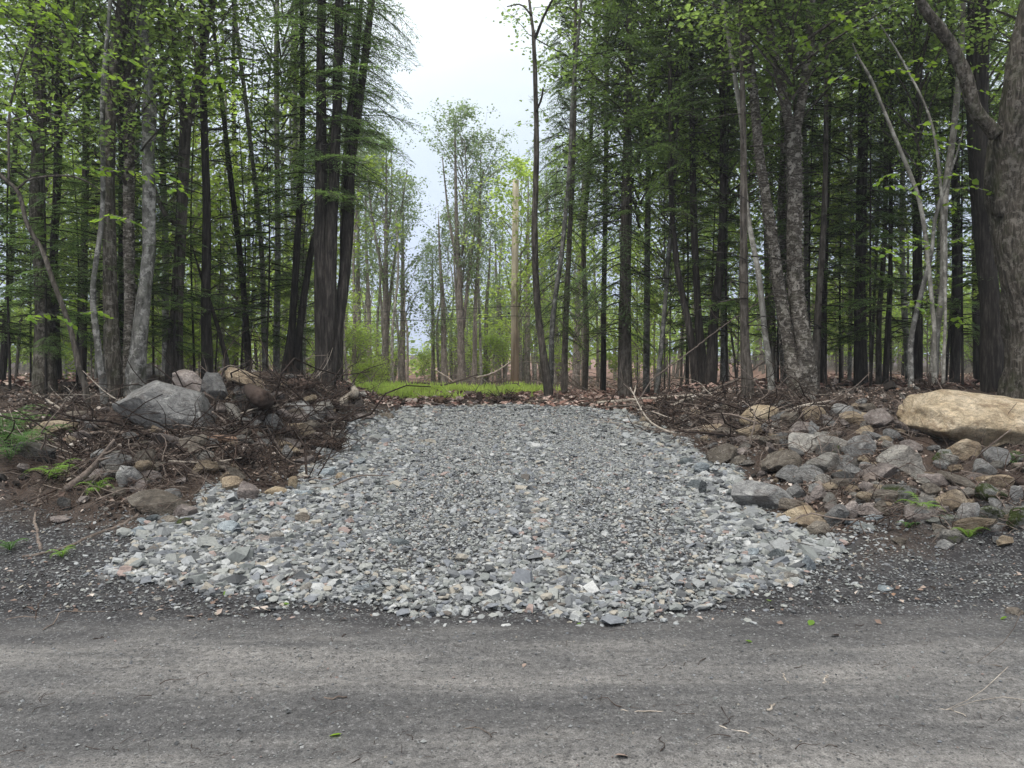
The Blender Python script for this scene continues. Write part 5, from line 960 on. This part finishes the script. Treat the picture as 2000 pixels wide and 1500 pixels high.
# ------------------------------------------------------------------ sticks, logs and roots
def stick(pts, w0, w1, m, label, name='branch', cat='branch', group=None, lift=.02, side=0, seed=0, bump=.12, d0=None, d1=None, sides=8, arch=0.0):
    g = np.random.default_rng(seed + 999 + int(pts[0][0]))
    a_ = hit(*pts[0])[1] if d0 is None else d0; b_ = hit(*pts[-1])[1] if d1 is None else d1
    L = np.concatenate([[0], np.cumsum([math.dist(pts[i], pts[i + 1]) for i in range(len(pts) - 1)])]); L /= L[-1]
    P = []
    for (px, py), t in zip(pts, L):
        d = a_ + (b_ - a_) * t; p = at(px, py, d)
        zg = float(H(p[0], p[1])); 
        if p[2] < zg + lift * .5 and d0 is None:      # never under the soil: walk towards the eye
            q = hit(px, py); p = at(px, py, q[1] - .02)
        P.append(p)
    P = np.array(P); dm = P[:, 1].mean(); r = np.array([w0 + (w1 - w0) * t for t in L]) / FP * dm / 2
    S = spline(np.column_stack([P, r]), max(8, int(np.linalg.norm(np.diff(P, axis=0), axis=1).sum() / .06)))
    S[:, :3] += g.normal(0, .004, (len(S), 3)); o = S[len(S) // 2, :3].copy(); acc = Acc(); add_tube(acc, S[:, :3] - o, np.maximum(S[:, 3], .0015), sides, bump=bump, seed=int(g.integers(0, 50)), fz=6)
    for k in range(side):
        i_ = g.integers(2, len(S) - 1); t_ = S[i_, :3] - S[i_ - 1, :3]; t_ /= np.linalg.norm(t_) + 1e-9; v = t_ * .8 + g.normal(0, .8, 3); v[2] = abs(v[2]) * .6; v /= np.linalg.norm(v); ln = g.uniform(.12, .5)
        p0 = S[i_, :3] - o; add_tube(acc, spline([p0, p0 + v * ln * .5 + g.normal(0, .03, 3), p0 + v * ln + g.normal(0, .05, 3)], 5), np.linspace(S[i_, 3] * .5, .002, 5), 5)
    ob = link(name, acc.mesh(name, M[m] if isinstance(m, str) else m), loc=o); return tag(ob, label, cat, group)
ST = [([(302, 749), (350, 739), (400, 725), (447, 712)], 10, 5, 'stick', 'grey log resting over the purplish block on the left pile', 'log', 2),
 ([(400, 723), (450, 738), (488, 762), (523, 788)], 10, 11, 'stick_dark', 'dark log slanting down right across the left pile', 'log', 2), ([(529, 766), (533, 800), (552, 834)], 10, 7, 'stick_dark', 'short black root hooking down from the dark slanting log', 'root', 1),
 ([(582, 847), (550, 887), (510, 922), (462, 945)], 4, 5, 'stick', 'thin grey stick slanting down left over the root bank', 'branch', 2), ([(166, 848), (212, 844), (250, 847), (300, 842), (338, 836)], 7, 10, 'stick', 'smooth brown log lying under the largest grey boulder', 'log', 0),
 ([(317, 866), (350, 850), (400, 840), (465, 838)], 5, 5, 'stick', 'grey branch lying right of the smooth brown log', 'branch', 2), ([(205, 872), (250, 880), (300, 893), (346, 900)], 10, 9, 'stick_dark', 'black log crossing the hollow of the left bank', 'log', 1),
 ([(262, 868), (290, 876), (320, 890)], 13, 6, 'stick_dark', 'short dark split plank above the black log', 'log', 0), ([(385, 862), (430, 858), (478, 864)], 20, 14, 'rot', 'rotten reddish log crumbling beside the tan-brown wedge', 'log', 1),
 ([(205, 963), (262, 959), (318, 948)], 6, 7, 'stick_dark', 'dark stick above the big flat brown boulder', 'branch', 2), ([(46, 1088), (90, 1080), (132, 1069), (168, 1052), (222, 1032), (255, 1016), (291, 986)], 6, 9, 'stick', 'long crooked branch lying on the shoulder below the flat brown boulder', 'branch', 0),
 ([(80, 952), (68, 1010), (79, 1073)], 4, 6, 'stick', 'thin upright bowed stick on the left shoulder', 'branch', 0), ([(60, 915), (72, 940), (92, 950)], 9, 5, 'stick_dark', 'black bent root below the dark mossy boulder', 'root', 1),
 ([(25, 742), (70, 768), (116, 797)], 4, 3, 'stick_pale', 'pale broken stick slanting down near the left edge', 'branch', 0), ([(22, 743), (60, 745), (91, 749)], 4, 4, 'stick_pale', 'pale broken stick pointing right near the left edge', 'branch', 0),
 ([(662, 792), (682, 775), (689, 757), (672, 741)], 9, 7, 'stick_pale', 'curled bleached root right of the triple trunk', 'root', 1), ([(684, 740), (700, 705), (715, 672), (722, 640)], 5, 2, 'stick', 'dead twig rising behind the curled bleached root', 'branch', 3),
 ([(611, 760), (609, 775), (614, 793)], 4, 4, 'stick_pale', 'short pale root left of the curled bleached root', 'root', 0), ([(532, 695), (545, 740), (566, 782)], 3, 4, 'stick', 'thin grey stick arching over the left pile', 'branch', 1),
 ([(622, 830), (660, 828), (684, 833)], 7, 6, 'stick', 'thick brown root lying left of the gravel top', 'root', 0), ([(785, 806), (810, 794), (860, 798), (905, 800), (952, 786)], 4, 4, 'stick_dark', 'dark root snaking along the top edge of the gravel', 'root', 2),
 ([(766, 784), (800, 788), (848, 800)], 4, 4, 'stick_dark', 'dark root end left on the top edge of the gravel', 'root', 1), ([(1050, 778), (1100, 790), (1165, 812)], 4, 3, 'stick', 'stick slanting onto the top right of the gravel', 'branch', 1), ([(1000, 790), (1060, 782), (1125, 786)], 4, 4, 'stick', 'stick lying along the top middle of the gravel', 'branch', 2),
 ([(1167, 787), (1275, 778), (1375, 770), (1440, 762)], 7, 5, 'stick_pale', 'long pale pole lying along the right brush ridge', 'log', 2), ([(1160, 798), (1230, 792), (1290, 800)], 5, 4, 'stick', 'grey stick below the long pale pole', 'branch', 1),
 ([(1285, 838), (1345, 830), (1400, 818), (1445, 803), (1484, 796)], 3, 5, 'stick', 'long stick in front of the rounded buff boulder', 'branch', 2), ([(1318, 823), (1370, 815), (1430, 806), (1500, 800)], 4, 3, 'stick', 'long straight stick above the rounded buff boulder', 'branch', 2),
 ([(1310, 795), (1340, 780), (1390, 772)], 5, 4, 'stick_pale', 'pale stick crossing the foot of the black clump', 'branch', 0), ([(1494, 830), (1508, 848), (1513, 866)], 7, 5, 'stick', 'hooked root hanging from the rounded buff boulder', 'root', 0),
 ([(1510, 870), (1525, 858), (1541, 846)], 5, 3, 'stick_pale', 'pale splinter left of the pale flat-topped boulder', 'branch', 0), ([(1532, 766), (1527, 807), (1518, 860)], 4, 3, 'stick', 'upright stick between the brown-grey block and the buff boulder', 'branch', 1),
 ([(1452, 870), (1440, 845), (1438, 825), (1455, 800)], 3, 3, 'stick', 'wiry bent root in front of the buff boulder', 'root', 1), ([(1404, 872), (1410, 850), (1400, 830), (1410, 812)], 3, 2, 'stick', 'wiry bent root left of the buff boulder', 'root', 1),
 ([(1898, 896), (1940, 918), (2010, 950)], 15, 18, 'stick_dark', 'split dark log jutting in from the right edge', 'log', 0), ([(1732, 785), (1750, 816), (1764, 842)], 3, 3, 'stick', 'thin stick on the reddish earth left of the huge buff boulder', 'branch', 1),
 ([(1909, 846), (1935, 868), (1958, 893)], 3, 3, 'stick', 'thin stick leaning on the front of the huge buff boulder', 'branch', 0), ([(1960, 980), (1980, 970), (2006, 958)], 6, 5, 'stick', 'grey stick at the right edge below the split dark log', 'branch', 0),
 ([(1725, 862), (1745, 846), (1765, 846), (1780, 856)], 3, 3, 'stick', 'root arching over the small round tan stone', 'root', 0), ([(1560, 915), (1562, 950), (1545, 990)], 3, 3, 'stick', 'thin stick standing right of the big grey boulder', 'branch', 1),
 ([(1480, 1062), (1540, 1075), (1600, 1088), (1650, 1095)], 3, 3, 'stick_dark', 'dark twig lying over the rusty patch of gravel', 'branch', 3), ([(1620, 1090), (1660, 1060), (1700, 1030)], 3, 2, 'stick_dark', 'dark twig rising right from the rusty patch', 'branch', 2),
 ([(0, 1212), (40, 1206), (80, 1206)], 3, 2, 'stick', 'thin stick on the road margin at the left edge', 'branch', 0), ([(84, 1232), (110, 1212), (120, 1195), (155, 1193)], 2, 3, 'stick', 'forked twig on the road margin at left', 'branch', 1), ([(60, 1225), (78, 1180), (97, 1150)], 2, 2, 'stick_dark', 'thin dark twig standing on the left margin', 'branch', 0),
 ([(184, 1248), (204, 1246), (224, 1244)], 2, 2, 'stick_dark', 'short dark twig on the road at left', 'twig', 0), ([(632, 1363), (655, 1364), (677, 1362)], 4, 3, 'stick', 'reddish twig on the middle of the road', 'twig', 0), ([(888, 1417), (915, 1425), (945, 1426), (960, 1440)], 2, 2, 'stick', 'curved thin twig on the lower middle of the road', 'twig', 0),
 ([(1205, 1388), (1250, 1390), (1300, 1389)], 2, 3, 'stick_pale', 'straight straw-coloured twig on the lower road', 'twig', 0), ([(1405, 1418), (1435, 1426), (1466, 1434)], 3, 2, 'stick_pale', 'pale twig slanting on the lower right road', 'twig', 0), ([(1530, 1312), (1534, 1325), (1541, 1335)], 3, 2, 'stick_pale', 'small curved pale twig on the right road', 'twig', 0),
 ([(1608, 1333), (1612, 1325), (1615, 1318)], 3, 2, 'stick_pale', 'tiny pale twig right of the small curved one', 'twig', 0), ([(1885, 1295), (1920, 1298), (1957, 1302)], 2, 2, 'stick', 'long thin twig at the right side of the road', 'twig', 1), ([(1502, 1388), (1508, 1381), (1512, 1375)], 5, 4, 'stick_pale', 'short white chip of wood on the lower right road', 'twig', 0),
 ([(768, 1215), (780, 1223), (795, 1232)], 2, 2, 'stick_dark', 'small dark curved twig below the gravel edge', 'twig', 0), ([(660, 1250), (672, 1242), (680, 1236)], 2, 2, 'stick_dark', 'small slanting twig left of the dark curved one', 'twig', 0), ([(1830, 1383), (1860, 1386), (1888, 1398)], 2, 2, 'stick_pale', 'wisp of straw at the lower right road', 'twig', 2)]
for (pts, w0, w1, m, lab, nm, sd) in ST: stick(pts, w0, w1, m, lab, nm, nm, side=sd, lift=.03)
stick([(1240, 796), (1275, 742), (1330, 700), (1420, 632), (1520, 566)], 3, 2, 'stick', 'long pale dead pole propped up to the right in front of the black clump', 'leaning_pole', 'branch', d0=11.6, d1=12.6, side=2)
stick([(1372, 768), (1425, 748), (1455, 732), (1495, 704)], 7, 4, 'stick', 'curved grey bough rising toward the leaning pale pole tree', 'bough', 'branch', d0=12.2, d1=12.5)
stick([(930, 738), (965, 728), (1000, 705)], 4, 3, 'stick_pale', 'bleached bough arching over the far brush left of the pole', 'bough', 'branch', d0=27, d1=28, side=2)
stick([(850, 722), (875, 738), (888, 748)], 3, 3, 'stick_pale', 'bleached bough leaning at the foot of the tall central poplar', 'bough', 'branch', d0=27, d1=27)
# brush: random sticks in three zones
g = np.random.default_rng(82)
ZON = [((1240, 1620), (768, 862), 80, 'brush heap beyond the right rim', 'stick', .65), ((1640, 1990), (770, 1000), 26, 'right rubble', 'stick', .35), ((60, 640), (770, 960), 64, 'left bank', 'stick_dark', .5), ((430, 700), (745, 880), 40, 'left pile', 'stick_dark', .6), ((640, 1240), (772, 796), 24, 'earth lip beyond the gravel', 'stick', .6), ((0, 300), (720, 800), 18, 'floor of the left wood', 'stick_pale', .7), ((400, 660), (725, 800), 22, 'top of the left pile', 'stick', .45)]
for (xr, yr, n, where, mm, Lm) in ZON:
    for k in range(n):
        px, py = g.uniform(*xr), g.uniform(*yr); p = hit(px, py)
        if p[1] > 14.2: continue
        an = g.normal(0, .55) + (np.pi if g.random() < .5 else 0); L = Lm * g.uniform(.5, 1.7); el_ = abs(g.normal(0, .22)) if g.random() < .8 else g.uniform(.4, 1.2)
        v = np.array([math.cos(an) * math.cos(el_), math.sin(an) * math.cos(el_), math.sin(el_)]); q = p + v * L; q[2] = max(q[2], float(H(q[0], q[1])) + .01)
        mid = (p + q) / 2 + g.normal(0, .07 * L, 3); mid[2] = max(mid[2], float(H(mid[0], mid[1])) + .02); r0 = np.exp(g.normal(math.log(.009), .45))
        acc = Acc(); S = spline([p - p, mid - p, q - p], 9); add_tube(acc, S, np.linspace(r0, r0 * .35, 9), 6, bump=.1, seed=k)
        for j in range(g.integers(0, 4)):
            i_ = g.integers(2, 8); vv = v * .6 + g.normal(0, .7, 3); vv[2] = abs(vv[2]) * .7; ln = L * g.uniform(.15, .4); add_tube(acc, spline([S[i_], S[i_] + vv * ln * .5, S[i_] + vv * ln + g.normal(0, .04, 3)], 5), np.linspace(r0 * .5, .0015, 5), 4)
        mt = g.choice([mm, 'stick', 'stick_dark', 'stick_pale'], p=[.5, .25, .15, .10]); sz = 'thin' if r0 < .009 else 'stout'; cl = {'stick': 'grey-brown', 'stick_dark': 'dark', 'stick_pale': 'bleached'}[mt]
        tag(link('stick', acc.mesh('stick', M[mt]), loc=p), f'{sz} {cl} {"long" if L > Lm else "short"} stick {rref(px, py)}', 'stick', f'sticks in the {where}')
# tangles too fine to count
def tangle(name, label, zones, n, m, size, thick, seed, up=.35, ymin=0):
    g = np.random.default_rng(seed); acc = Acc(); T_ = []
    for k in range(7):
        P = spline([[0, 0, 0], [.33, g.normal(0, .12), g.normal(.06, .05)], [.66, g.normal(0, .16), g.normal(.06, .08)], [1, g.normal(0, .2), g.normal(0, .08)]], 6); V, F, _ = tube(P, np.linspace(1, .4, 6) * .5 * thick / size, 3, cap=False); T_.append((V, F))
    pts = []
    for (xr, yr, wgt) in zones:
        for k in range(int(n * wgt)): pts.append(hit(g.uniform(*xr), g.uniform(*yr)))
    P = np.array(pts); P = P[P[:, 1] > ymin]; P = P[inside(P[:, 0], P[:, 1], GPW) < .02] + [0, 0, .008]; mm = len(P); s_ = size * np.exp(g.normal(0, .4, mm)); A = scaled(rotmats(mm, up, g), s_, s_, s_); kk = g.integers(0, 7, mm)
    for q in range(7): acc.inst(T_[q][0], T_[q][1], P[kk == q], A[kk == q])
    tag(link(name, acc.mesh(name, M[m])), label, name.replace('_', ' '), kind='stuff')
BZ = [((30, 700), (770, 1000), .34), ((1240, 1600), (780, 900), .24), ((1560, 2000), (775, 1050), .24), ((650, 1300), (770, 800), .10), ((450, 680), (730, 800), .08)]
tangle('root_fibres', 'fine brown root fibres and twigs matted over both earth banks', BZ, 5200, 'root', .16, .0055, 91, .6)
tangle('twig_litter', 'thin broken twigs littering both banks and the wood floor', BZ, 1500, 'stick', .28, .009, 92, .45)
tangle('brushwood', 'fine dead brushwood heaped along both bank tops', [((1240, 1620), (770, 850), .5), ((440, 690), (735, 850), .3), ((60, 640), (780, 950), .6)], 1500, 'stick_dark', .42, .012, 95, .55)
tangle('clearing_slash', 'bleached slash and brushwood strewn over the far clearing', [((640, 1400), (735, 775), .5), ((900, 1080), (725, 760), .3), ((1080, 1500), (745, 775), .2)], 1500, 'stick', .9, .03, 93, .3, 18)
tangle('road_twigs', 'tiny needles and straws scattered on the road', [((0, 2000), (1180, 1500), 1)], 260, 'stick_dark', .05, .0022, 94, .08)
# fallen leaves
g = np.random.default_rng(83)
def litter(name, label, m, gen, n, size, tilt=.35):
    acc = Acc(); x, y = gen(n); kp = inside(x, y, GPW) < -.02; x, y = x[kp], y[kp]; mm = len(x); V = LEAF_N * [1, .75, 1.6] - [.5, 0, 0]
    s_ = size * np.exp(g.normal(0, .35, mm)) * (1 + .0 * y); acc.inst(V, LEAF_F, np.stack([x, y, H(x, y) + .012 + .02 * g.random(mm)], -1), scaled(rotmats(mm, tilt, g), s_, s_, s_)); tag(link(name, acc.mesh(name, m, False)), label, name.replace('_', ' '), kind='stuff')
def bank(n):
    y = g.uniform(6.2, 14, n); x = g.uniform(-1, 1, n) * (y * .72 + .5); k = (fbm(x * 1.4, y * 1.4, 0, 70, 3) > g.normal(.1, .3, n)) & (g.random(n) < sstep(5.9, 8, y)); return x[k], y[k]
litter('fallen_leaves', 'curled tan and brown leaves covering both banks', M['litter'], bank, 52000, .036, .5)
acc = Acc(); x, y = bank(26000); k = inside(x, y, GPW) < -.02; x, y = x[k], y[k]; mm = len(x); s_ = np.exp(g.normal(math.log(.028), .5, mm)); kk = g.integers(0, 10, mm); P = np.stack([x, y, H(x, y) + s_ * .15], -1); A_ = scaled(rotmats(mm, .5, g), s_, s_, s_ * .7)
for q in range(10): acc.inst(HX[q], HEXF, P[kk == q], A_[kk == q])
tag(link('soil_clods', acc.mesh('soil_clods', M['clod'], False)), 'crumbs of dark soil and stone bits over both banks', 'soil', kind='stuff')
def wood(n):
    y = 13 + 28 * g.random(n) ** 1.3; x = g.uniform(-1, 1, n) * (y * .72 + 1); return x, y
litter('forest_floor_leaves', 'old brown leaves carpeting the floor of the wood', M['litter_red'], wood, 26000, .11, .35)
def margin(n):
    y = g.normal(5.1, .35, n); x = g.uniform(-4, 4, n); k = y > 4.5; return x[k], y[k]
litter('roadside_leaves', 'few dry leaf scraps along the road margin', M['litter'], margin, 330, .032, .3)
# single leaves on the road
for px, py, s_, cl, lab in [(655, 1444, .055, 'beech', 'fresh green curled leaf lying low on the road'), (1213, 1486, .06, 'litter', 'brown-green curled leaf at the bottom edge of the road'), (1024, 1305, .035, 'litter', 'small orange-brown leaf in the middle of the road'), (1584, 1222, .06, 'beech', 'yellow-green leaf on the right road margin'), (1130, 1222, .035, 'beech', 'small pale green leaf below the gravel front'),
                            (1462, 1256, .04, 'beech', 'green bud-like leaf on the right of the road'), (1632, 1245, .06, 'litter', 'crumpled pale leaf right of the yellow-green leaf'), (1960, 1213, .05, 'beech', 'pale green leaf near the right edge stone'), (1502, 1176, .04, 'beech', 'yellow leaf at the right gravel corner'), (560, 1185, .045, 'beech', 'yellowish leaf strip at the front left gravel edge'),
                            (370, 1210, .07, 'litter', 'crumpled straw-coloured leaf on the left road margin'), (825, 1200, .045, 'litter', 'tan crumpled leaf under the middle gravel edge'), (545, 1213, .04, 'litter', 'orange leaf on the left of the road margin'), (440, 1162, .04, 'beech', 'thin yellow-green leaf among the left gravel margin')]:
    p = hit(px, py); V = LEAF_B - [.5, 0, 0]; V = V * [1, .8, 1]; V[:, 2] += .5 * V[:, 1] ** 2 + .25 * V[:, 0] ** 2 + .05; a = Acc(); a.add(V * s_, LEAF_BF)
    tag(link('fallen_leaf', a.mesh('fallen_leaf', M[cl]), loc=p + [0, 0, .008], rot=(g.normal(0, .25), g.normal(0, .25), g.uniform(0, 6.28))), lab, 'leaf')

# ------------------------------------------------------------------ grass, ferns, seedlings
acc = Acc(); g = np.random.default_rng(84); BL = np.array([[-.5, 0, 0], [.5, 0, 0], [.3, .12, .6], [0, .35, 1.0]]); BF = np.array([[0, 1, 2, 3]])
n = 26000; px = g.uniform(690, 1330, n); y = g.uniform(14.5, 21, n); x = (px - CX) / FP * y
k = (1.7 * fbm(x * .9, y * .9, 0, 55, 3) + np.interp(px, [690, 740, 1040, 1085, 1330], [-1.4, .4, .4, -2.2, -3]) + np.interp(y, [14.5, 15.6, 19.5, 21], [-.7, .1, .15, -.9]) > .05); x, y = x[k], y[k]; mm = len(x)
s_ = g.uniform(.08, .24, mm) * (1 + .5 * vnoise(x * 1.3, y * 1.3, 0, 56)); acc.inst(BL, BF, np.stack([x, y, H(x, y) - .01], -1), scaled(rotmats(mm, .3, g), s_ * .16, s_, s_))
tag(link('grass', acc.mesh('grass', M['grass'], False)), 'bright lime strip of grass just beyond the gravel', 'grass', kind='stuff')
def fern(px, py, size, m, label, nf=9, d=None):
    p = hit(px, py) if d is None else at(px, py, d); root = link('fern', None, loc=p); tag(root, label, 'fern')
    for f in range(nf):
        az_ = 6.283 * f / nf + g.normal(0, .25); L = size * g.uniform(.75, 1.1); acc = Acc()
        C = spline([[0, 0, 0], [L * .3, 0, L * .42], [L * .7, 0, L * .5], [L, 0, L * .33]], 14); add_tube(acc, C, np.linspace(.004, .001, 14), 4, 0, cap=False)
        for i_ in range(2, 14):
            t = i_ / 13; ln = L * .26 * math.sin(math.pi * min(1, .15 + t * .85)) + .012
            for sg in (-1, 1):
                kk = 6; uu = (np.arange(kk) + .5) / kk
                loc = C[i_] + np.stack([uu * ln * .35, sg * uu * ln, -uu * uu * ln * .3], -1); D = np.tile([.8, sg * .35, -.1], (kk, 1)) + g.normal(0, .1, (kk, 3)); D /= np.linalg.norm(D, axis=1)[:, None]; S = np.cross([0, 0, 1.0], D); U = np.cross(D, S); l = ln * .30 * (1.1 - uu)
                acc.inst(LEAF_N, LEAF_F, loc, np.stack([D * l[:, None], S * l[:, None] * .5, U * l[:, None]], -1)); acc.inst(LEAF_N, LEAF_F, loc, np.stack([np.array([-.3, sg, -.1]) * l[:, None], S * l[:, None] * .5, U * l[:, None]], -1))
        link('frond', acc.mesh('frond', M[m], False), root, rot=(0, g.normal(0, .15), az_))
fern(8, 870, .75, 'fern', 'large feathery fern at the left edge of the bank', 12); fern(20, 900, .5, 'fern', 'lower fern spilling over the shoulder at the left edge', 9); fern(60, 872, .45, 'fern', 'small feathery fern tucked beside the dark mossy boulder', 8)
fern(108, 938, .33, 'fern_b', 'bright lime fern below the dark mossy boulder', 9); fern(190, 962, .2, 'fern_b', 'tiny bright fern right of the bright lime fern', 7); fern(20, 1075, .16, 'fern', 'tiny fern tuft at the left edge of the shoulder', 6); fern(122, 1090, .13, 'fern_b', 'tiny yellow-green fern under the long crooked branch', 6)
fern(1798, 1003, .2, 'fern_b', 'bright seedling fern under the moss-patched boulder', 7); fern(1893, 1052, .15, 'fern_b', 'small fern seedling beside the flat pale stone', 6); fern(1775, 1032, .12, 'fern', 'tiny fern seedling in the soil below the right rubble', 5); fern(1990, 915, .28, 'fern', 'fern at the right edge above the split dark log', 8)
# stump-like lumps
def lump(px, py, w, h, m, label, name, cat, hair=60, d=None):
    p = hit(px, py + h * .4) if d is None else at(px, py + h * .4, d); wm, hm = w / FP * p[1], h / FP * p[1]; root = link(name, None, loc=p); tag(root, label, cat)
    V, F = rock_shape(int(px), 3, 3, .7, .95, .35); a = Acc(); a.add(V * [wm, wm * .8, hm * 1.2] + [0, 0, hm * .35], F); link('core', a.mesh('core', M[m], True), root)
    a = Acc()
    for k in range(hair):
        v = g.normal(size=3); v[2] = abs(v[2]) * .6; v /= np.linalg.norm(v); s0 = v * [wm * .4, wm * .3, hm * .4] + [0, 0, hm * .35]; L = wm * g.uniform(.2, .7); a_ = s0 + v * L * .6 + g.normal(0, .2 * L, 3); e_ = s0 + v * L + g.normal(0, .4 * L, 3) - [0, 0, L * .3]; add_tube(a, spline([s0 * .8, a_, e_], 5), np.linspace(.008, .0015, 5), 4)
    link('roots', a.mesh('roots', M['stick_dark']), root).name = 'root_mass'
lump(562, 850, 34, 30, 'stick_dark', 'charred black root ball at the middle of the left pile', 'root_ball', 'root ball', 70); lump(513, 822, 20, 26, 'stick_dark', 'smaller charred root ball left of the black hooking root', 'root_ball', 'root ball', 50)
lump(470, 895, 44, 30, 'stick_dark', 'dark root mass hanging in the hollow of the left bank', 'root_ball', 'root ball', 90); lump(655, 795, 18, 18, 'stick_dark', 'black knob of roots at the end of the curled bleached root', 'root_ball', 'root ball', 30)
lump(860, 783, 26, 14, 'rot', 'low torn stump left of the snag on the gravel lip', 'stump', 'stump', 20); lump(936, 777, 12, 24, 'stick_dark', 'pointed dark snag on the gravel lip', 'stump', 'stump', 20); lump(1308, 768, 34, 14, 'stick_dark', 'black stump lying beyond the right brush', 'stump', 'stump', 15, d=14)
lump(985, 780, 46, 14, 'root', 'heap of brown roots on the gravel lip', 'root_heap', 'root heap', 80); lump(590, 752, 50, 22, 'root', 'matted brown root heap at the foot of the triple trunk', 'root_heap', 'root heap', 70); lump(1310, 810, 24, 20, 'root', 'reddish root clump in the brush right of the gravel', 'root_heap', 'root heap', 60)
lump(1820, 758, 50, 14, 'root', 'rusty needle-covered clod on the mound above the buff boulder', 'root_heap', 'root heap', 110); lump(645, 872, 44, 28, 'root', 'crumbling root-bound soil clod on the left rim', 'root_heap', 'root heap', 80)
# look-alikes that still share words are told apart by where they stand
bpy.context.view_layer.update(); by = {}
for o in bpy.data.objects:
    if o.parent is None and 'label' in o and 'kind' not in o: by.setdefault(o['label'], []).append(o)
for lab, os_ in by.items():
    if 2 <= len(os_) <= 3:
        os_.sort(key=lambda o: o.location.x / max(1, o.location.y))
        for o, w in zip(os_, ('left one', 'right one') if len(os_) == 2 else ('left one', 'middle one', 'right one')):
            if len(lab.split()) <= 14: o['label'] = f'{lab}, {w}'
print('objects', len(bpy.data.objects), 'polys', sum(len(o.data.polygons) for o in bpy.data.objects if o.type == 'MESH'), 'unique', sum(len(m.polygons) for m in bpy.data.meshes))
